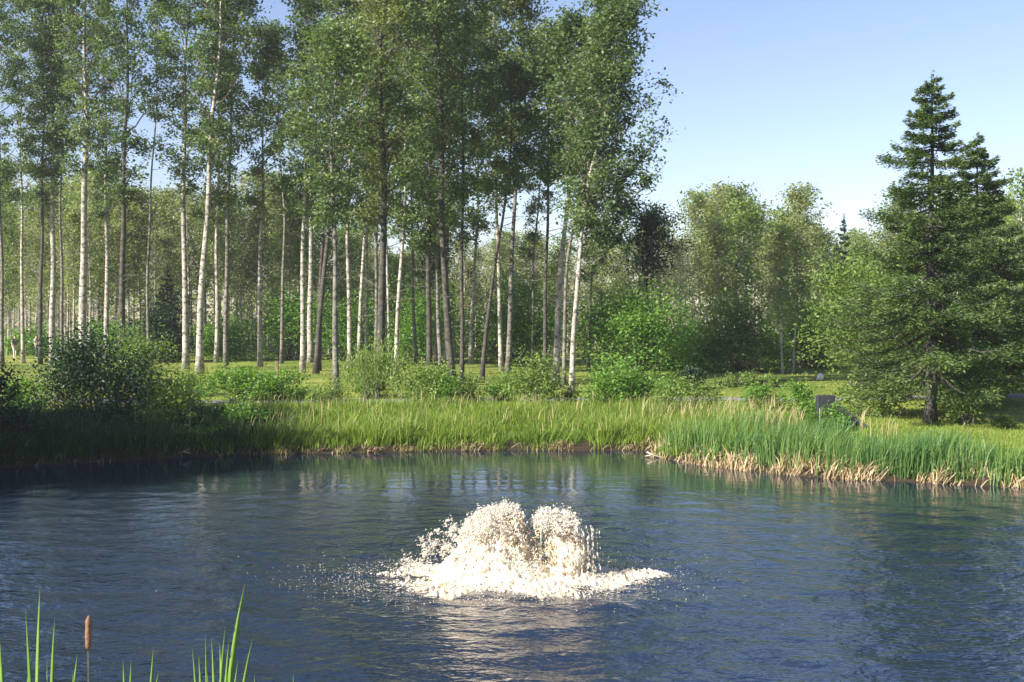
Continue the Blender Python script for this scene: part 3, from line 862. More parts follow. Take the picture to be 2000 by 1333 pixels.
# trees of the right wood that stand out
for (px, D, ty, key, lb) in [
    (1565, 66, 375, 'pale_a', "tallest rounded pale olive birch in the middle of the right wood"),
    (1530, 58, 450, 'pale_b', "slim birch with white trunk, left one of a close pair"),
    (1550, 59, 430, 'pale_b', "slim birch with cream trunk, right one of a close pair"),
    (1440, 74, 400, 'full', "broad olive birch right of the bare pinkish tree"),
    (1395, 72, 440, 'pale_b', "slender birch with a short white trunk above the bright bush"),
    (1328, 70, 480, 'bare', "nearly bare pinkish grey tree beside the dark pine"),
    (1975, 62, 350, 'full', "pale olive tree at the right edge behind the second spruce"),
    (1275, 80, 410, 'bare', "bare grey birch top right of the overhanging aspen limbs"),
    (1405, 80, 372, 'bare', "bare twiggy birch standing thin above the right wood"),
    (1690, 60, 510, 'full', "yellow green tree filling the gap left of the tall spruce"),
]:
    top = P(px, ty, D); b = gpt(top[0], D)
    place(key, top[0], D, top[2] - b[2], lb, None)

# far-off wood as one mass
g = np.random.default_rng(8)
n = 2600
X = g.uniform(-75, 75, n); Y = g.uniform(128, 160, n)
hh = g.uniform(0.5, 8.5, n) + 1.2 * wob(X, Y, 0.2)
cen = np.stack([X, Y, gz(X, Y) + np.maximum(hh, 0.6)], 1)
c2, idx = clusters(cen, g.uniform(0.9, 1.6, n), 15, g)
c2[:, 2] = np.maximum(c2[:, 2], 1.3)
V, Q = leaves(c2, np.full(len(c2), 0.62), g)
tag(mesh_obj("distant_woods", V, Q, None, M['pale_leaf'], tint=np.clip(0.5 + g.normal(0, .15, n)[idx] + g.normal(0, .1, len(idx)), 0, 1)),
    "dense far-off wood closing the view behind the birches", kind='stuff')


# ------------------------------------------------------------------ shrubs
def shrub(name, x, y, w, h, label, cat, leafmat, seed, leaf=0.11, dens=1.0, depth=None, group=None, lumps=None, spiky=0.0):
    g = np.random.default_rng(seed)
    base = gpt(x, y)
    root = empty(name, base, label, cat, group)
    dp = depth or w * 0.8
    nl = lumps or int(10 + w * 3)
    B = Geo()
    cen, sg, tn = [], [], []
    for i in range(nl):
        az = g.uniform(0, 6.28); el = math.asin(g.uniform(0.02, 1)); rr = g.uniform(0.55, 1.0)
        c = np.array([math.cos(az) * math.cos(el) * w / 2 * rr, math.sin(az) * math.cos(el) * dp / 2 * rr, h * (0.16 + 0.80 * math.sin(el) * rr)])
        s0 = 0.16 * min(w, h) * g.uniform(0.7, 1.3)
        for q in range(7):
            cc = c + g.normal(0, s0, 3) * np.array([1, 1, 0.8])
            cc[2] = min(max(cc[2], 0.08 * h), h * 1.02)
            cen.append(cc); sg.append(s0 * g.uniform(0.5, 1.0)); tn.append(0.5 + g.normal(0, 0.09) + (c[0] * 0))
        foot = g.normal(0, 0.12 * w, 3) * np.array([1, 1, 0])
        B.tube(np.array([foot - [0, 0, 0.05], foot * 0.6 + c * 0.4 + g.normal(0, 0.03, 3), c]), [0.025 + 0.008 * h, 0.018, 0.006], 5, cap=False)
    tag(B.build("stems", M['twig'], root), kind='stuff')
    cen, sg, tn = map(np.array, (cen, sg, tn))
    area = w * h
    cnt = max(8, int(dens * area * 10.0 / (leaf * leaf) / len(cen)))
    c2, idx = clusters(cen, sg, min(cnt, 420), g, 0.85)
    c2[:, 2] = np.maximum(c2[:, 2], 0.03)
    st = None
    if spiky:
        st = g.normal(size=(len(c2), 3)) * (1 - spiky) + np.array([0, 0, 1.4]) * spiky
    V, Q = leaves(c2, np.full(len(c2), leaf * 1.18), g, aspect=0.6 if not spiky else 0.28, stretch=st)
    mesh_obj("foliage", V, Q, None, M[leafmat], root, tint=np.clip(tn[idx] + g.normal(0, 0.14, len(idx)), 0, 1))
    return root


def sh(x0, x1, ytop, ybase, D, label, mat, seed, name="shrub", **kw):
    p0, p1 = P(x0, ybase, D), P(x1, ybase, D)
    cx = (p0[0] + p1[0]) / 2
    b = gpt(cx, D)
    h = P(0, ytop, D)[2] - b[2]
    return shrub(name, cx, D, (p1[0] - p0[0]) * 0.95, h, label, "bush", mat, seed, **kw)


sh(70, 285, 655, 800, 37, "large dark shaded bush on the left bank", 'dark_leaf', 201, leaf=0.09, dens=1.3)  # shade of the left bank is carried by the dark leaf colour
sh(-60, 50, 700, 900, 29.5, "dark bush at the left edge right on the waterline", 'dark_leaf', 202, leaf=0.08)  # leaf colour darkened to show the bank's shade
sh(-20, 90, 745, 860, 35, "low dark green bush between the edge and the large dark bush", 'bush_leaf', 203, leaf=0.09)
sh(215, 330, 650, 745, 45, "sunlit light green bush behind the large dark bush", 'willow_leaf', 204, leaf=0.10)
sh(285, 395, 715, 800, 38, "small bright green bush right of the large dark bush", 'willow_leaf', 205, leaf=0.09, dens=.8)
sh(395, 540, 710, 785, 41, "dark leafed bush in front of the close white pair of aspens", 'bush_leaf', 206, leaf=0.10)
sh(500, 605, 722, 782, 42, "low dark bush left of the mown lawn patch", 'bush_leaf', 207, leaf=0.10)
sh(670, 790, 665, 775, 42.5, "upright young shrub with pointed shoots at the thick dark trunk", 'willow_leaf', 208, leaf=0.12, spiky=0.7, dens=1.3)
sh(760, 890, 705, 790, 41, "olive bush under the centre right cluster of trunks", 'willow_leaf', 209, leaf=0.10, dens=.9)
sh(890, 945, 735, 790, 41, "small olive bush at the foot of the blackish slim trunk", 'willow_leaf', 210, leaf=0.09)
sh(950, 1010, 722, 785, 42, "small green bush below the leaning trunk", 'bush_leaf', 211, leaf=0.09)
sh(1003, 1100, 697, 790, 40, "rounded green bush left of the right group's feet", 'willow_leaf', 212, leaf=0.09)
sh(1135, 1282, 700, 785, 40, "dense green bush right of the outermost aspen trunk", 'bush_leaf', 213, leaf=0.10, dens=1.2)
sh(1330, 1378, 712, 768, 46, "small dark rounded evergreen bush", 'dark_leaf', 214, leaf=0.08, dens=1.3)
sh(1535, 1605, 745, 830, 34, "slender green bush left of the dark culvert wall", 'bush_leaf', 215, leaf=0.08, dens=1.2)
sh(1640, 1750, 735, 795, 36, "low spreading yellow green bush left of the spruce foot", 'willow_leaf', 216, leaf=0.09)
sh(1835, 1925, 785, 830, 33, "low green bush at the right foot of the spruce", 'willow_leaf', 217, leaf=0.08)
sh(1935, 1985, 815, 845, 32, "tiny round tuft bush on the right lawn", 'willow_leaf', 218, leaf=0.07)
sh(1820, 1950, 705, 775, 37, "flat topped young tree spreading right of the spruce trunk", 'willow_leaf', 219, leaf=0.10, name="small_tree")
sh(600, 680, 745, 785, 41, "small weedy bush left of the nearest grey trunk", 'willow_leaf', 250, leaf=0.08, dens=.7)
sh(340, 420, 725, 775, 43, "olive weedy bush before the foot of the close white pair", 'willow_leaf', 251, leaf=0.09, dens=.7)
sh(845, 905, 740, 790, 40, "dark weedy bush below the broad dark curving trunk", 'bush_leaf', 252, leaf=0.09, dens=.9)
sh(1085, 1140, 750, 790, 40.5, "small weeds bush under the outermost aspen", 'willow_leaf', 253, leaf=0.08, dens=.7)
sh(1270, 1420, 745, 800, 37, "low tangled bush where the bank meets the right point", 'willow_leaf', 254, leaf=0.08, dens=.7)
sh(1420, 1540, 750, 800, 38, "low tangled green bush left of the slender culvert bush", 'bush_leaf', 255, leaf=0.09, dens=.7)
sh(1575, 1665, 795, 845, 32.2, "dark low weeds at the right foot of the culvert wall", 'bush_leaf', 256, leaf=0.08, dens=.8)
sh(285, 400, 745, 860, 32.6, "leafy green weeds in the bank grass at the shade edge", 'willow_leaf', 240, leaf=0.08, dens=.8)
sh(430, 520, 775, 850, 33.5, "low leafy weeds in the bank grass below the dark leafed bush", 'bush_leaf', 241, leaf=0.08, dens=.8)
sh(300, 470, 835, 890, 30.9, "shaded green weeds at the waterline right of the added dark thickets", 'bush_leaf', 246, leaf=0.08, dens=0.7)
sh(150, 290, 785, 870, 32.4, "added dark thicket standing in for shade on the left bank above the water", 'dark_leaf', 242, leaf=0.08, dens=1.0)  # added thicket, its near-black leaves stand in for bank shade
sh(-20, 70, 800, 890, 30.4, "added lower dark thicket standing in for shade, left of the added bank thicket", 'dark_leaf', 243, leaf=0.08, dens=1.0)  # also added, with the shade put into the leaf colour
# big bushes behind the lawn
sh(1120, 1375, 565, 730, 62, "big rounded bright green bush right of the aspens", 'bush_leaf', 220, leaf=0.15, dens=1.4)
sh(1370, 1530, 600, 745, 60, "bright yellow green tall bush in front of the right wood", 'willow_leaf', 221, leaf=0.15, dens=1.4)
sh(1270, 1400, 640, 740, 66, "fresh green bush between the two big bright bushes", 'bush_leaf', 222, leaf=0.15, dens=1.3)
sh(920, 1085, 540, 715, 75, "tall green bush behind the leaning trunk", 'bush_leaf', 223, leaf=0.16, dens=1.3)
sh(775, 905, 555, 705, 78, "tall green bush behind the centre right cluster", 'bush_leaf', 224, leaf=0.16, dens=1.3)
sh(615, 770, 590, 700, 80, "deep green bush behind the nearest grey trunk", 'bush_leaf', 225, leaf=0.16, dens=1.3)
sh(500, 630, 570, 695, 80, "fresh green bush behind the cream trunk", 'bush_leaf', 226, leaf=0.16, dens=1.3)
sh(390, 505, 610, 695, 82, "green bush behind the slim grey aspen", 'bush_leaf', 227, leaf=0.16, dens=1.3)
sh(280, 365, 560, 695, 76, "dark conical evergreen bush behind the close white pair", 'dark_leaf', 228, leaf=0.14, dens=1.3)
sh(150, 275, 620, 700, 84, "green undergrowth bush behind the tall white aspen", 'bush_leaf', 229, leaf=0.16, dens=1.3)
sh(0, 140, 640, 692, 92, "low green bush far behind the left lawn", 'bush_leaf', 230, leaf=0.16, dens=1.3)
sh(1480, 1680, 600, 740, 66, "dark green bush behind the birch pair", 'bush_leaf', 231, leaf=0.16, dens=1.4)
sh(1600, 1790, 480, 745, 47, "tall bright green broadleaf bush left of the tall spruce", 'willow_leaf', 232, leaf=0.13, dens=1.2)
sh(1740, 1960, 600, 745, 62, "dark undergrowth bush behind the tall spruce", 'dark_leaf', 233, leaf=0.16, dens=1.3)
sh(1930, 2080, 560, 770, 50, "green bush at the right edge below the pale olive tree", 'willow_leaf', 234, leaf=0.13, dens=1.2)
sh(1270, 1340, 730, 775, 44, "low green hedge-like bush right of the dense bush", 'bush_leaf', 235, leaf=0.09)
sh(1390, 1540, 725, 770, 48, "low grey green bush strip below the bright bush", 'willow_leaf', 236, leaf=0.10)


# ------------------------------------------------------------------ conifers
def spruce(x, y, H, radii, label, seed, r0=0.2, clear=0.6, tiers=26, mat='spruce', name="spruce_tree", dens=1.0, cat="spruce", lw=0.11, gaps=0.18):
    """radii: list of (height fraction, left radius, right radius)"""
    g = np.random.default_rng(seed)
    base = gpt(x, y)
    root = empty(name, base, label, cat)
    z = np.linspace(0, H, 20)
    G = Geo()
    G.tube(np.stack([0.03 * np.sin(z), 0.03 * np.cos(z * .8), z - 0.1 * (z == 0)], 1), r0 * (1 - 0.93 * z / H) * (1 + 0.3 * np.exp(-z / .3)), 10, wob=0.06, g=g)
    G.build("trunk", M['spruce_bark'], root)
    B = Geo()
    Rr = np.array(radii, float)
    pts_c, dirs, tn = [], [], []
    for t in range(tiers):
        f = clear / H + (1 - clear / H) * (t / tiers) ** 0.92
        nb = int(g.integers(6, 9))
        a0 = g.uniform(0, 6.28)
        tw = 1.0 if t % 3 == 0 else g.uniform(0.65, 0.95)
        for b in range(nb):
            if g.uniform() < gaps: continue
            zz = f * H + g.normal(0, 0.10)
            az = a0 + b * 6.283 / nb + g.normal(0, 0.15)
            c, s = math.cos(az), math.sin(az)
            rl = np.interp(f, Rr[:, 0], Rr[:, 1]); rrr = np.interp(f, Rr[:, 0], Rr[:, 2])
            wgt = 0.5 + 0.5 * c
            L = (rl * (1 - wgt) + rrr * wgt) * g.uniform(0.7, 1.2) * tw
            d = np.array([c, s, 0])
            u = np.linspace(0, 1, 7)
            dr = (0.10 + 0.22 * (1 - f)) * L
            pp = np.array([0, 0, zz]) + d * (L * u)[:, None] + np.array([0, 0, 1.0]) * (-dr * np.sin(u * math.pi * 0.62) + 0.30 * L * (f - 0.35) * u + 0.12 * L * u ** 3)[:, None]
            B.tube(pp, np.maximum(0.006, 0.020 * L * (1 - 0.9 * u) + 0.004), 5, cap=False)
            perp = np.array([-s, c, 0])
            n = int(330 * L * dens)
            if n < 30: n = 30
            uu = g.uniform(0.16, 1.0, n) ** 0.8
            spread = np.interp(uu, [0, 0.5, 1], [0.10, 0.32, 0.05]) * L * 0.9 + 0.04
            lat = g.uniform(-1, 1, n)
            cpos = np.stack([np.interp(uu, u, pp[:, k]) for k in range(3)], 1) + perp * (lat * spread)[:, None] + d * (np.abs(lat) * 0.10 * L)[:, None]
            cpos[:, 2] += -np.abs(lat) * 0.05 * L + g.normal(0, 0.035 + 0.02 * L, n) - 0.02
            sd = d * 0.8 + perp * (np.sign(lat) * 0.8)[:, None] + g.normal(0, 0.35, (n, 3))
            pts_c.append(cpos); dirs.append(sd); tn.append(np.clip(0.45 + g.normal(0, 0.10) + 0.25 * (uu - 0.6) + g.normal(0, 0.12, n), 0, 1))  # needles tinted darker toward the trunk, painting the crown's inner shade
    # leader
    n = 60
    zz = g.uniform(0.93 * H, H * 1.01, n)
    pts_c.append(np.stack([g.normal(0, 0.04, n), g.normal(0, 0.04, n), zz], 1)); dirs.append(np.stack([g.normal(0, 1, n), g.normal(0, 1, n), np.full(n, .8)], 1)); tn.append(np.full(n, .5))
    tag(B.build("boughs", M['spruce_bark'], root), kind='stuff')
    c = np.vstack(pts_c); dd = np.vstack(dirs)
    V, Q = leaves(c, np.full(len(c), lw), g, up=1.0, aspect=0.34, stretch=dd)
    mesh_obj("crown", V, Q, None, M[mat], root, tint=np.concatenate(tn))
    return root


q = P(1817, 830, 33.5); b = gpt(q[0], 33.5)
Hs = P(0, 145, 33.5)[2] - b[2]
spruce(q[0], 33.5, Hs, [(0, 1.8, 1.8), (0.06, 2.0, 1.9), (0.2, 3.1, 2.4), (0.3, 3.2, 2.7), (0.42, 2.9, 2.4), (0.5, 2.3, 2.0), (0.58, 1.9, 1.6), (0.64, 2.0, 1.5), (0.70, 1.15, 1.0), (0.77, 1.5, 1.0), (0.82, 0.75, 0.75), (0.87, 0.85, .85), (0.92, 0.5, 0.5), (0.95, 0.45, .42), (1, .1, .1)],
       "tallest spruce, layered and open branched, on the right lawn", 301, r0=0.18, clear=1.7, tiers=30, dens=1.0, lw=0.115, gaps=0.17)
q = P(1905, 795, 39); b = gpt(q[0], 39)
Hs = P(0, 265, 39)[2] - b[2]
spruce(q[0], 39, Hs, [(0, 1.8, 2.0), (0.3, 2.6, 2.7), (0.5, 2.1, 2.0), (0.65, 1.5, 1.5), (0.75, 1.15, 1.1), (0.85, 0.95, 0.9), (0.93, 0.55, .5), (1, .1, .1)],
       "shorter spruce just behind and right of the tallest spruce", 302, r0=0.15, clear=1.2, tiers=27, dens=1.0, lw=0.125, gaps=0.10)
# dark wide pine and small evergreens in the wood
q = P(1240, 700, 72); b = gpt(q[0], 72)
def pine(px, D, top_y, cb_y, Rp, label, seed):
    g = np.random.default_rng(seed)
    top = P(px, top_y, D); b = gpt(top[0], D); H = top[2] - b[2]
    cz = P(px, cb_y, D)[2] - b[2]
    return broad_tree("pine_tree", b, [(0, 0, 0), (0.2, 0, H * .5), (0.3, 0, H)], 0.17, cz, Rp, label, g, M['dark_leaf'], M['dark_bark'], "pine tree", None,
                      n_limb=22, per=8, cnt=34, leaf=0.16, sig=0.42, dead=4, shape=0.4)
pine(1255, 66, 448, 545, 2.7, "dark broad topped pine above the big rounded bush", 401)
pine(620, 62, 345, 450, 1.7, "dark leafed tree low in the left of the centre group", 402)
pine(850, 72, 415, 560, 1.9, "dark evergreen crown among the centre right trunks", 403)
spr = lambda px, D, ty, lb, sd, rr: spruce(P(px, 0, D)[0], D, P(0, ty, D)[2] - gpt(P(px, 0, D)[0], D)[2],
                                           [(0, rr, rr), (0.3, rr * .9, rr * .9), (0.7, rr * .5, rr * .5), (1, .05, .05)], lb, sd, r0=0.12, clear=0.4, tiers=18, mat='dark_leaf', dens=.6, lw=0.16, gaps=0.05)
spr(325, 78, 520, "dark young spruce behind the close white pair of aspens", 404, 1.5)
spr(1650, 80, 420, "dark pointed spruce top left of the tall spruce in the far wood", 405, 1.4)
spr(1960, 58, 480, "dark young spruce at the right edge of the view", 406, 1.9)

# ------------------------------------------------------------------ fountain
M['foam'] = plain_mat("white_water", (0.64, 0.585, 0.50), 0.35, 0.06, 20, 0.15)
M['cream'] = plain_mat("tannin_water", (0.62, 0.50, 0.33), 0.3, 0.12, 12, 0.15)
m, nt, out = new_mat("frothing_water")
geo = nt.nodes.new("ShaderNodeTexCoord")
n1 = nt.nodes.new("ShaderNodeTexNoise"); n1.inputs["Scale"].default_value = 5.0; n1.inputs["Detail"].default_value = 8; n1.inputs["Roughness"].default_value = 0.65
n2 = nt.nodes.new("ShaderNodeTexNoise"); n2.inputs["Scale"].default_value = 45.0; n2.inputs["Detail"].default_value = 6
for q in (n1, n2): nt.links.new(geo.outputs["Object"], q.inputs["Vector"])
r = ramp(nt, [(0.34, (0.56, 0.43, 0.26)), (0.47, (0.66, 0.57, 0.43)), (0.62, (0.70, 0.66, 0.58))])
nt.links.new(n1.outputs["Fac"], r.inputs[0])
p = nt.nodes.new("ShaderNodeBsdfPrincipled"); p.inputs["Roughness"].default_value = 0.35
p.inputs["Subsurface Weight"].default_value = 0.4
p.inputs["Subsurface Radius"].default_value = (0.05, 0.04, 0.03)
nt.links.new(r.outputs[0], p.inputs["Base Color"])
bp = nt.nodes.new("ShaderNodeBump"); bp.inputs["Strength"].default_value = 1.0; bp.inputs["Distance"].default_value = 0.02
nt.links.new(n2.outputs["Fac"], bp.inputs["Height"]); nt.links.new(bp.outputs[0], p.inputs["Normal"])
nt.links.new(p.outputs[0], out.inputs["Surface"])
M['froth'] = m
phi = (1 + 5 ** .5) / 2
ICO = np.array([(-1, phi, 0), (1, phi, 0), (-1, -phi, 0), (1, -phi, 0), (0, -1, phi), (0, 1, phi), (0, -1, -phi), (0, 1, -phi), (phi, 0, -1), (phi, 0, 1), (-phi, 0, -1), (-phi, 0, 1)], float) / math.sqrt(1 + phi * phi)
ICF = np.array([(0, 11, 5), (0, 5, 1), (0, 1, 7), (0, 7, 10), (0, 10, 11), (1, 5, 9), (5, 11, 4), (11, 10, 2), (10, 7, 6), (7, 1, 8), (3, 9, 4), (3, 4, 2), (3, 2, 6), (3, 6, 8), (3, 8, 9), (4, 9, 5), (2, 4, 11), (6, 2, 10), (8, 6, 7), (9, 8, 1)])


OCT = np.array([(1, 0, 0), (0, 1, 0), (-1, 0, 0), (0, -1, 0), (0, 0, 1), (0, 0, -1)], float)
OCF = np.array([(0, 1, 4), (1, 2, 4), (2, 3, 4), (3, 0, 4), (1, 0, 5), (2, 1, 5), (3, 2, 5), (0, 3, 5)])


def drops(name, pos, size, vel, mat, parent, g, stretch=1.5, flat=1.0):
    n = len(pos)
    V = OCT[None] * (1 + g.uniform(-0.3, 0.3, (n, 6, 1))) * size[:, None, None]
    V[..., 2] *= flat
    vd = unit(vel)
    along = (V * vd[:, None, :]).sum(-1, keepdims=True)
    V = V + along * vd[:, None, :] * (stretch - 1) + pos[:, None, :]
    T = (OCF[None] + (np.arange(n) * 6)[:, None, None]).reshape(-1, 3)
    return mesh_obj(name, V.reshape(-1, 3), None, T, mat, parent, smooth=True)


g = np.random.default_rng(55)
fountain = empty("water_fountain", (FX, FY, 0), "foaming white fountain with two domes of water in the middle of the pond", "fountain")
G9 = 9.81


def stream(n, hmin, hmax, x_land, y_land, tr, size, jit, clump=14, x0=0.0, t_pow=1.0):
    """droplets along ballistic arcs, in clumps"""
    k = max(1, n // clump)
    h = g.uniform(hmin, hmax, k) * 0.94; vz = np.sqrt(2 * G9 * h); T = 2 * vz / G9
    xl = g.uniform(*x_land, k); yl = g.normal(0, y_land, k)
    t = (tr[0] + (tr[1] - tr[0]) * g.uniform(0, 1, k) ** t_pow) * T
    vx = (xl - x0) / T; vy = yl / T
    c = np.stack([x0 + vx * t, vy * t, vz * t - .5 * G9 * t * t], 1)
    v = np.stack([vx, vy, vz - G9 * t], 1)
    idx = np.repeat(np.arange(k), clump)
    j = jit * (0.35 + 0.9 * (t / T))[idx][:, None]
    pos = c[idx] + g.normal(0, 1, (len(idx), 3)) * j * g.uniform(0.3, 1.2, len(idx))[:, None]
    pos[:, 2] = np.maximum(pos[:, 2], 0.0)
    s = size * np.exp(g.normal(0, 0.45, len(idx)))
    return pos, s, v[idx]


def merged(lst):
    return [np.concatenate([l[i] for l in lst]) for i in range(3)]


left = merged([stream(19500, 0.74, 1.0, (-0.95, 0.15), 0.30, (0.28, 0.78), 0.0050, 0.045, 24),
               stream(6750, 0.70, 0.95, (-1.0, 0.2), 0.35, (0.15, 1.0), 0.0045, 0.045, 20),
               stream(2250, 0.50, 0.88, (-1.75, -0.9), 0.35, (0.40, 0.95), 0.0045, 0.040, 30),
               stream(1200, 0.95, 1.08, (-0.7, 0.1), 0.25, (0.4, 0.62), 0.0045, 0.045, 10)])
drops("dome", left[0], left[1], left[2], M['foam'], fountain, g, 2.3)
right = merged([stream(10500, 0.74, 0.93, (0.50, 1.35), 0.28, (0.34, 0.62), 0.0046, 0.045, 22, x0=0.12),
                stream(1875, 0.7, 0.92, (0.55, 1.15), 0.30, (0.62, 1.0), 0.0045, 0.022, 14, x0=0.12),
                stream(1650, 0.84, 0.95, (0.95, 1.2), 0.15, (0.5, 1.0), 0.005, 0.018, 20, x0=0.15),
                stream(900, 0.93, 1.02, (0.6, 1.2), 0.25, (0.4, 0.62), 0.0045, 0.045, 10, x0=0.12)])
drops("dome", right[0], right[1], right[2], M['foam'], fountain, g, 2.4)
core = merged([stream(9750, 0.55, 0.95, (-0.45, 0.35), 0.16, (0.02, 0.45), 0.0048, 0.045, 20),
               stream(3750, 0.4, 0.8, (-0.8, 0.6), 0.16, (0.1, 1.0), 0.0048, 0.045, 20),
               stream(675, 0.75, 0.88, (0.98, 1.12), 0.08, (0.5, 0.85), 0.0048, 0.03, 20, x0=0.12)])
core[0][:, 1] -= 0.16
drops("core_jet", core[0], core[1], core[2], M['cream'], fountain, g, 2.0)
# frothing water mass inside the drops
def noise3(Pp, seed, s0, octs=5):
    gn = np.random.default_rng(seed)
    v = np.zeros(len(Pp)); a_ = 1.0; f = s0; tot = 0
    for o_ in range(octs):
        for r_ in range(3):
            d_ = unit(gn.normal(size=3)) * f
            v += a_ * np.sin(Pp @ d_ + gn.uniform(0, 6.28) + 1.5 * np.sin(Pp @ (unit(gn.normal(size=3)) * f * 0.6)))
        tot += a_ * 3; a_ *= 0.62; f *= 1.9
    return v / tot


def froth(name, cx, cy, rx, ry, hh, seed, mat, skirt=1.3, nu=150, nv=90):
    u = np.linspace(0, 2 * math.pi, nu, endpoint=False); v = np.linspace(0.0, 1, nv)
    U, Vv = np.meshgrid(u, v)
    prof = np.sin(Vv * math.pi / 2) ** 0.8
    zz = hh * np.cos(Vv * math.pi / 2) ** 0.75
    flare = 1 + (skirt - 1) * np.clip((Vv - 0.6) / 0.4, 0, 1) ** 2
    Pp = np.stack([cx + rx * prof * flare * np.cos(U), cy + ry * prof * flare * np.sin(U), zz], -1).reshape(-1, 3)
    nd = unit(Pp - np.array([cx, cy, 0.1]))
    Pp = Pp + nd * (noise3(Pp, seed, 9.0)[:, None] * 0.11 + noise3(Pp, seed + 1, 45.0, 3)[:, None] * 0.05)
    Pp[:, 2] = np.maximum(Pp[:, 2], -0.02)
    i_ = np.arange(nv - 1)[:, None] * nu; j_ = np.arange(nu)[None, :]; k_ = (j_ + 1) % nu
    Qf = np.stack([i_ + j_, i_ + nu + j_, i_ + nu + k_, i_ + k_], -1).reshape(-1, 4)
    return mesh_obj(name, Pp, Qf, None, mat, fountain, smooth=True)


froth("froth", -0.27, 0.0, 0.50, 0.34, 0.86, 3, M['froth'], 1.75)
froth("froth", 0.02, -0.05, 0.20, 0.20, 0.66, 5, M['froth'], 1.4, 110, 70)
froth("froth", 0.72, 0.0, 0.30, 0.24, 0.76, 7, M['froth'], 0.9, 110, 70)
# falling veil filling the skirt of the domes
n = 9000
x = g.uniform(-1.0, 0.35, n); z = g.uniform(0.0, 0.62, n) * np.clip(1.0 - np.abs(x + 0.1) * 0.6, 0.2, 1)
dn = wob(x, z, 9, 3) > -0.25
pos = np.stack([x, g.normal(0, 0.28, n), z], 1)[dn]; n = len(pos)
drops("spray", pos, 0.0052 * np.exp(g.normal(0, .45, n)), np.tile([0.1, 0, -1.0], (n, 1)), M['foam'], fountain, g, 2.2)
# strands under the right dome
n = 1500
x = np.round(g.uniform(0.3, 1.12, n) * 14) / 14 + g.normal(0, 0.008, n)
pos = np.stack([x, g.normal(0, 0.2, n), g.uniform(0, 0.7, n)], 1)
drops("spray", pos, 0.0055 * np.exp(g.normal(0, .3, n)), np.tile([0.1, 0, -1.0], (n, 1)), M['foam'], fountain, g, 4.5)
# churned foam sheet standing just proud of the water
xs = np.linspace(-2.3, 2.2, 230); ys = np.linspace(-1.35, 1.35, 110)
FXX, FYY = np.meshgrid(xs, ys)
re_ = np.hypot((FXX + 0.05) / 1.95, FYY / 1.12)
tha = np.arctan2(FYY, FXX)
edge = 0.92 + 0.14 * np.sin(tha * 5 + 1) + 0.08 * np.sin(tha * 13) + 0.05 * np.sin(tha * 29 + 2)
pts3 = np.stack([FXX.ravel(), FYY.ravel(), np.zeros(FXX.size)], 1)
nz = (noise3(pts3, 21, 5.0, 4).reshape(FXX.shape) * 1.6 + noise3(pts3, 22, 55.0, 3).reshape(FXX.shape) * 1.3)
mk_ = np.clip((edge - re_) / 0.30, -1.5, 1.0)
ZZ = 0.018 + 0.055 * (mk_ - 0.62) + 0.055 * nz * np.clip(mk_ + 0.6, 0.1, 1)
ZZ = np.clip(ZZ, -0.06, 0.17)
i_ = np.arange(109)[:, None] * 230 + np.arange(229)[None, :]
mesh_obj("foam_ring", np.stack([FXX.ravel(), FYY.ravel(), ZZ.ravel()], 1), np.stack([i_, i_ + 1, i_ + 231, i_ + 230], -1).reshape(-1, 4), None, M['froth'], fountain, smooth=True)
# ring of foam on the water
n = 38000
th = g.uniform(0, 6.283, n); rr = np.abs(g.normal(0.70, 0.22, n))
rr = np.where(g.uniform(0, 1, n) < 0.45, g.uniform(0.0, 0.95, n), rr)
X = rr * np.cos(th) * 1.95 - 0.05 + 0.05 * g.normal(size=n); Yf = rr * np.sin(th) * 1.12
edge = 1.08 + 0.16 * np.sin(th * 5 + 1) + 0.1 * np.sin(th * 13)
dens = np.clip(0.40 + 0.8 * wob(X, Yf, 3.1, 1) + 0.6 * wob(X, Yf, 8.0, 3) + 0.4 * wob(X, Yf, 19.0, 3), 0.0, 1) * np.clip((edge - rr) * 4, 0.02, 1)
k = g.uniform(0, 1, n) < dens
X, Yf, rr = X[k], Yf[k], rr[k]
bump = np.clip(wob(X, Yf, 7.0, 5), 0, 1) * np.clip(1.1 - rr, 0, 1)
pos = np.stack([X, Yf, 0.005 + g.uniform(0, 1, len(X)) ** 1.5 * (0.03 + 0.20 * bump)], 1)
drops("foam_ring", pos, 0.0062 * np.exp(g.normal(0, .5, len(X))), g.normal(size=(len(X), 3)) * [1, 1, .2], M['foam'], fountain, g, 1.9, 0.6)
# stray droplets round about
n = 2200
th = g.uniform(0, 6.283, n); rr = 0.95 + g.exponential(0.22, n)
X = rr * np.cos(th) * 1.95 - 0.25; Yf = rr * np.sin(th) * 1.25
drops("spray", np.stack([X, Yf, g.uniform(0.005, 0.05, n)], 1), 0.0048 * np.exp(g.normal(0, .35, n)), g.normal(size=(n, 3)), M['foam'], fountain, g, 1.2, 0.7)
for o in fountain.children:
    o['kind'] = 'stuff'

# ------------------------------------------------------------------ foreground cattails: each leaf a part
CATG = "cattails standing on the near bank"


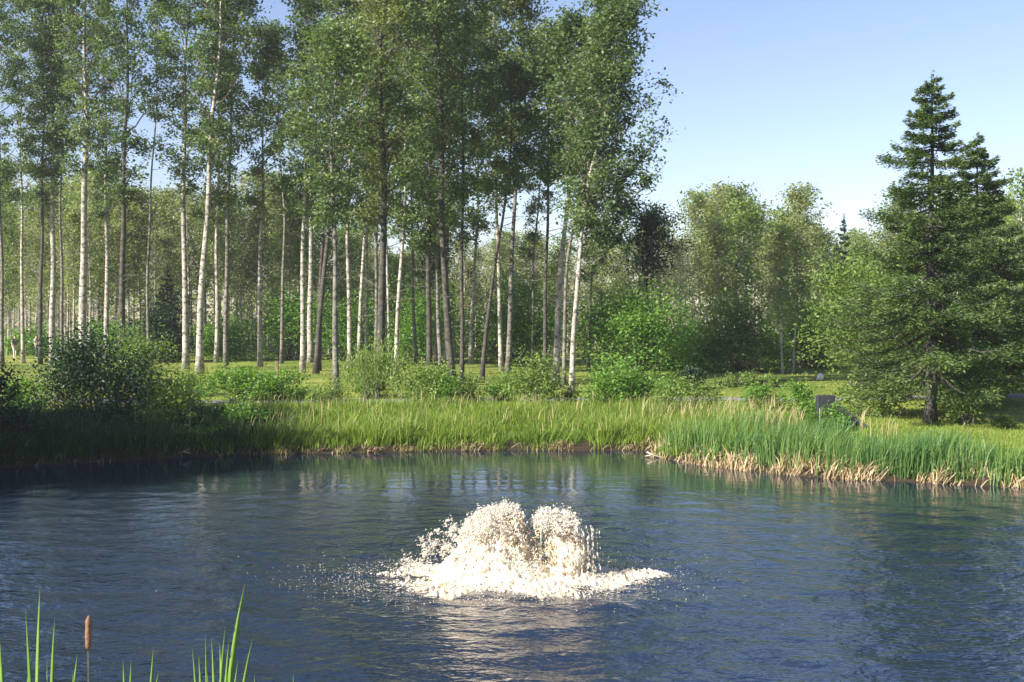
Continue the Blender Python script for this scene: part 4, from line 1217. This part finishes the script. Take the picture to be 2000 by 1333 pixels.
def leaf_strip(name, base, tip, w, parent, g, bend=0.0, tint=0.5, fold=0.35):
    n = 12
    u = np.linspace(0, 1, n)
    side = np.array([math.cos(g.uniform(-0.5, 0.5)), math.sin(g.uniform(-0.5, 0.5)), 0])
    ctrl = base + (tip - base) * 0.6 + np.array([-(tip - base)[0] * 0.45 + bend, g.normal(0, 0.02), 0.05])
    c = ((1 - u) ** 2)[:, None] * base + (2 * u * (1 - u))[:, None] * ctrl + (u ** 2)[:, None] * tip
    hw = w / 2 * np.clip(np.minimum(1.0, (1 - u) * 4.2 + 0.02), 0.03, 1)
    back = np.array([0, 1, 0])
    V = np.stack([c - side * hw[:, None], c + back * (hw * fold)[:, None], c + side * hw[:, None], c + back * (hw * (fold + 0.30))[:, None]], 1).reshape(-1, 3)
    Q = []
    for i in range(n - 1):
        for a, b in ((0, 1), (1, 2), (2, 3), (3, 0)):
            Q.append((i * 4 + a, i * 4 + b, i * 4 + 4 + b, i * 4 + 4 + a))
    o = mesh_obj(name, V, np.array(Q), None, M['cattail_leaf'], parent, tint=np.clip(tint + g.normal(0, 0.12) + np.zeros(len(Q)), 0, 1), smooth=True)
    return o


def cattail(px_base, D, tips, label, seed, w=0.020):
    g = np.random.default_rng(seed)
    bx = P(px_base, 1333, D)[0]
    base = gpt(bx, D, -0.03)
    root = empty("cattail", base, label, "cattail", CATG)
    for (tx, ty, cx, ww) in tips:
        tip = P(tx, ty, D + g.normal(0, 0.08)) - base
        e = P(cx, 1333, D) - base
        b = np.array([e[0] * 0.55, g.normal(0, 0.03), 0])
        leaf_strip("leaf", b, tip, w * ww, root, g, bend=(e[0] - (b[0] + tip[0]) / 2) * 0.5, tint=0.5)
    return root


cattail(10, 6.1, [(-2, 1228, 16, 1.2), (62, 1274, 32, .7), (-14, 1260, -5, 1.1)], "cattail leaves cut by the left edge at the bottom", 501)
cattail(75, 6.0, [(50, 1193, 62, 1.0), (78, 1148, 78, 1.0), (107, 1205, 98, 1.0), (92, 1290, 86, .8)], "tallest upright cattail leaves left of the brown spike", 502)
cattail(130, 6.3, [(151, 1277, 134, 1.1), (143, 1310, 128, .8)], "short cattail leaves close left of the brown spike", 503)
cattail(256, 6.1, [(240, 1288, 246, 1.0), (256, 1288, 257, 1.2), (300, 1262, 288, 1.0), (310, 1311, 299, 1.0)], "short cattail clump right of the brown spike", 504)
cattail(418, 5.9, [(375, 1262, 381, .9), (388, 1280, 393, 1.2), (413, 1246, 420, .9), (429, 1256, 434, 1.0), (478, 1141, 440, 1.3), (494, 1245, 466, 1.0),
                   (401, 1238, 410, .6), (447, 1250, 436, 1.1), (465, 1290, 455, .9), (405, 1314, 404, .8), (452, 1296, 446, 1.0), (440, 1225, 430, .9)],
        "largest cattail clump with one long bent leaf at the bottom", 505, 0.020)
cattail(497, 6.2, [(497, 1316, 497, .8)], "single short cattail leaf tip beside the largest clump", 506)
cattail(572, 6.3, [(573, 1315, 571, .8)], "lone cattail leaf tip far right of the clumps", 507)

g = np.random.default_rng(508)
D = 6.1
p_t = P(173, 1203, D); p_b = P(172, 1271, D)
base = gpt(P(172, 1333, D)[0], D, -0.03)
rt = empty("cattail", base, "single brown cattail spike on a thin pale stem", "cattail", CATG)
G = Geo(); G.tube(np.array([[0, 0, 0], (p_b - base) * 0.5 + [0.004, 0, 0], p_b - base, p_t - base + [0, 0, 0.0]]), [0.007, 0.0055, 0.004, 0.003], 8)
M['stem'] = plain_mat("cattail_stem", (0.42, 0.33, 0.22), 0.6, 0.2, 10)
G.build("stem", M['stem'], rt)
u = np.linspace(0, 1, 16)
prof = 0.0178 * np.clip(np.minimum(1, np.minimum(u * 6 + 0.3, (1 - u) * 5 + 0.25)), 0, 1) * (1 + 0.06 * np.sin(u * 17))
G = Geo(); G.tube((p_b - base)[None] * (1 - u)[:, None] + (p_t - base)[None] * u[:, None], prof, 14, wob=0.05, g=g)
M['spike'] = plain_mat("cattail_spike", (0.20, 0.105, 0.065), 0.95, 0.3, 60)
G.build("spike", M['spike'], rt)


# ------------------------------------------------------------------ small things on the far lawn and shore
def box(w, d, h, jit=0.0, g=None, bevel=0.12):
    b = bevel * min(w, d)
    prof = [(-w / 2 + b, -d / 2), (w / 2 - b, -d / 2), (w / 2, -d / 2 + b), (w / 2, d / 2 - b), (w / 2 - b, d / 2), (-w / 2 + b, d / 2), (-w / 2, d / 2 - b), (-w / 2, -d / 2 + b)]
    lv = [(0, 1.0), (h - b, 1.0), (h, 1 - 2 * b / max(w, 0.01))]
    V = [(x * s, y * s, z) for z, s in lv for x, y in prof]
    V = np.array(V)
    if jit: V = V + g.uniform(-jit, jit, V.shape)
    Q = [(l * 8 + i, l * 8 + (i + 1) % 8, l * 8 + 8 + (i + 1) % 8, l * 8 + 8 + i) for l in range(2) for i in range(8)]
    V = np.vstack([V, [0, 0, h]])
    T = [(24, 16 + i, 16 + (i + 1) % 8) for i in range(8)]
    return V, np.array(Q), np.array(T)


M['concrete'] = plain_mat("slate_concrete", (0.013, 0.017, 0.023), 0.8, 0.3, 5)
M['blackhole'] = plain_mat("black_pipe", (0.012, 0.012, 0.014), 0.7, 0.3, 5)
M['white_paint'] = plain_mat("white_paint", (0.78, 0.77, 0.72), 0.6, 0.06, 5)
M['stone'] = plain_mat("pale_stone", (0.50, 0.48, 0.43), 0.85, 0.2, 6)
M['drift0'] = plain_mat("grey_stake", (0.22, 0.21, 0.19), 0.85, 0.2, 6)
M['wood'] = plain_mat("weathered_wood", (0.16, 0.12, 0.085), 0.85, 0.3, 12)

# culvert head wall
cb = P(1612, 830, 33.0)
cloc = gpt(cb[0], 33.0, -0.1)
cul = empty("culvert_wall", cloc, "dark slate culvert wall beside the slender bush, right shore", "culvert")
zt = P(0, 772, 33.0)[2] - cloc[2]
V, Q, T = box(0.52, 0.22, zt)
mesh_obj("head_wall", V, Q, T, M['concrete'], cul)
G = Geo()
G.add(np.array([[0.262, -0.1, 0], [1.05, -0.55, 0], [1.05, -0.55, 0.25], [0.262, -0.1, zt * 0.85], [0.262, 0.06, 0], [1.05, -0.40, 0], [1.05, -0.40, 0.25], [0.262, 0.06, zt * 0.85]]),
      [(0, 1, 2, 3), (5, 4, 7, 6), (3, 2, 6, 7), (1, 5, 6, 2), (4, 0, 3, 7)])
G.build("wing_wall", M['blackhole'], cul, smooth=False)
# thin stake in front of it
sl = gpt(P(1604, 0, 32.3)[0], 32.3)
G = Geo(); G.tube(np.array([[0, 0, -0.1], [0.01, 0, 0.35], [0.0, 0, 0.7]]), [0.016, 0.014, 0.012], 6)
o = G.build("stake", M['drift0']); o.location = sl
tag(o, "thin pale stake in front of the dark culvert wall", "stake")

# white marker post, white stone, dark post
q = P(1803, 757, 49); o_loc = gpt(q[0], 49)
V, Q, T = box(0.17, 0.14, P(0, 735, 49)[2] - o_loc[2])
o = mesh_obj("marker_post", V, Q, T, M['white_paint']); o.location = o_loc
tag(o, "short white marker post left of the tall spruce trunk", "post")
g = np.random.default_rng(9)
q = P(1602, 753, 52); o_loc = gpt(q[0], 52)
V = ICO * np.array([0.2, 0.16, 0.2]) * (1 + g.uniform(-.2, .2, (12, 1))); V[:, 2] = V[:, 2] + 0.12
o = mesh_obj("rock", V, None, ICF, M['white_paint']); o.location = o_loc
tag(o, "small white rock on the lawn above the culvert", "rock")
q = P(541, 735, 52); o_loc = gpt(q[0], 52)
V, Q, T = box(0.13, 0.13, 0.85)
o = mesh_obj("wooden_post", V, Q, T, M['wood']); o.location = o_loc
tag(o, "short dark wooden post on the lawn left of the cream trunk", "post")
# stranded sticks at the shore
def sticks(name, loc, segs, r, mat, label):
    G = Geo()
    for s in segs: G.tube(np.array(s, float), np.linspace(r, r * 0.35, len(s)), 6)
    o = G.build(name, mat); o.location = loc
    return tag(o, label, "branch")
M['drift'] = plain_mat("bleached_wood", (0.50, 0.43, 0.34), 0.8, 0.2, 12)
sticks("dead_branch", (P(1285, 893, 29.6)[0], 29.9, 0), [[(-0.25, 0, 0.16), (-0.1, 0, 0.08), (0.1, 0, 0.02), (0.5, 0.1, 0.0)], [(-0.1, 0, 0.08), (-0.3, 0.05, 0.04)]], 0.022, M['drift'],
       "bleached dead branch poking into the water at the point")
sticks("dead_branch", (P(350, 885, 30.0)[0], 29.9, 0), [[(-0.2, 0, 0.0), (0, 0, 0.1), (0.3, 0, 0.25)], [(0, 0, 0.1), (-0.05, 0, 0.3)], [(0.15, 0, 0.17), (0.35, 0, 0.12)]], 0.014, M['drift'],
       "thin pale dead branch in the shaded left bank")
for (px, lb, sc) in ((733, "brown tangled root clump at the waterline left of centre", 1.0), (622, "small brown root clump left of the larger root clump", 0.7)):
    g = np.random.default_rng(px)
    G = Geo()
    for k in range(16):
        a = g.uniform(0, math.pi); L = g.uniform(.12, .34) * sc
        G.tube(np.array([[0.1 * g.normal(), g.normal(0, .04), 0.02], [math.cos(a) * L * .7, g.normal(0, .05), .12 * sc], [math.cos(a) * L, -0.08, g.uniform(0.02, .2) * sc]]), [0.02, 0.014, 0.006], 5)
    M['root'] = M.get('root') or plain_mat("root_soil", (0.17, 0.10, 0.065), 0.9, 0.3, 14)
    o = G.build("root_clump", M['root']); Dn = 31.0; o.location = (P(px, 880, Dn)[0], Dn, 0.03)
    tag(o, lb, "root")


# ------------------------------------------------------------------ far people
def skin_obj(name, joints, edges, radii, mat, parent):
    me = bpy.data.meshes.new(name)
    me.from_pydata(joints, edges, [])
    me.materials.append(mat)
    o = bpy.data.objects.new(name, me); C.objects.link(o); o.parent = parent
    o.modifiers.new("skin", 'SKIN')
    for i, r in enumerate(radii):
        me.skin_vertices[0].data[i].radius = (r, r * 0.85)
        me.skin_vertices[0].data[i].use_root = (i == 0)
    s = o.modifiers.new("sub", 'SUBSURF'); s.levels = 1; s.render_levels = 1
    return o


M['skin'] = plain_mat("skin", (0.55, 0.36, 0.27), 0.6, 0.05, 5)
M['hair'] = plain_mat("hair", (0.05, 0.035, 0.025), 0.7, 0.2, 20)


def person(px, D, rz, top, legs, label, arm=0.0):
    b = gpt(P(px, 0, D)[0], D)
    r = empty("person", b, label, "person", "people walking behind the far lawn")
    r.rotation_euler = (0, 0, rz)
    J = [(0, 0, .93), (0, 0, 1.18), (0, 0, 1.42), (0, -.01, 1.52), (0, -.02, 1.60), (0, -.02, 1.70),
         (-.19, 0, 1.40), (-.24, 0, 1.12), (-.25, -.10 - arm, .90 + arm), (-.25, -.14 - arm, .83 + arm), (.19, 0, 1.40), (.24, 0.02, 1.12), (.25, .06, .90), (.25, .08, .82),
         (-.10, 0, .88), (-.11, -.10, .48), (-.11, -.04, .08), (-.11, -.16, .04), (.10, 0, .88), (.11, .05, .48), (.11, .17, .09), (.11, .07, .04)]
    E = [(0, 1), (1, 2), (2, 3), (3, 4), (4, 5), (2, 6), (6, 7), (7, 8), (8, 9), (2, 10), (10, 11), (11, 12), (12, 13), (0, 14), (14, 15), (15, 16), (16, 17), (0, 18), (18, 19), (19, 20), (20, 21)]
    rad = [.13, .12, .13, .055, .095, .08, .06, .045, .035, .04, .06, .045, .035, .04, .085, .055, .04, .035, .085, .055, .04, .035]
    skin_obj("body", J, E, rad, M['skin'], r)
    sj = [J[0], J[1], (0, 0, 1.43), J[6], (-.235, 0, 1.18), J[10], (.235, .02, 1.18)]
    skin_obj("shirt", sj, [(0, 1), (1, 2), (2, 3), (3, 4), (2, 5), (5, 6)], [.155, .15, .15, .08, .065, .08, .065], top, r)
    skin_obj("trousers", [J[0], J[14], J[15], J[16], J[18], J[19], J[20]], [(0, 1), (1, 2), (2, 3), (0, 4), (4, 5), (5, 6)], [.15, .11, .08, .06, .11, .08, .06], legs, r)
    V = ICO * np.array([.10, .115, .10]); V[:, 2] += 1.70; V[:, 1] += 0.015
    mesh_obj("hair", V, None, ICF, M['hair'], r, smooth=True)


M['cl_white'] = plain_mat("white_cloth", (0.8, 0.78, 0.76), 0.8, 0.05, 5)
M['cl_grey'] = plain_mat("grey_cloth", (0.10, 0.095, 0.11), 0.8, 0.1, 5)
M['cl_blue'] = plain_mat("pale_blue_cloth", (0.50, 0.58, 0.62), 0.8, 0.1, 5)
M['cl_khaki'] = plain_mat("khaki_cloth", (0.45, 0.42, 0.33), 0.8, 0.1, 5)
M['cl_dark'] = plain_mat("dark_cloth", (0.035, 0.035, 0.045), 0.8, 0.1, 5)
person(25, 84, 0.9, M['cl_grey'], M['cl_khaki'], "person in a dark grey top and khaki trousers at the left edge")
person(67, 84, 1.4, M['cl_white'], M['cl_dark'], "person in a white top and dark trousers near the left edge")
person(461, 86, -1.1, M['cl_blue'], M['cl_dark'], "person in a pale blue top right of the slim grey aspen", 0.15)
person(648, 84, 1.2, M['cl_white'], M['cl_grey'], "person in a pale top half hidden by the nearest grey trunk", 0.2)

# ------------------------------------------------------------------ thin summer haze
Vh = np.array([(x, y, z) for z in (-2.3, 27.0) for x, y in ((-160, -12), (160, -12), (160, 175), (-160, 175))], float)
hazeo = mesh_obj("haze", Vh, np.array([(3, 2, 1, 0), (4, 5, 6, 7), (0, 1, 5, 4), (1, 2, 6, 5), (2, 3, 7, 6), (3, 0, 4, 7)]))
m, nt, out = new_mat("haze")
pv = nt.nodes.new("ShaderNodeVolumePrincipled")
pv.inputs["Density"].default_value = 0.0004
pv.inputs["Color"].default_value = (0.85, 0.9, 1.0, 1)
pv.inputs["Anisotropy"].default_value = 0.2
nt.links.new(pv.outputs[0], out.inputs["Volume"])
hazeo.data.materials.append(m)
tag(hazeo, "thin pale summer haze between the trees", kind='stuff')
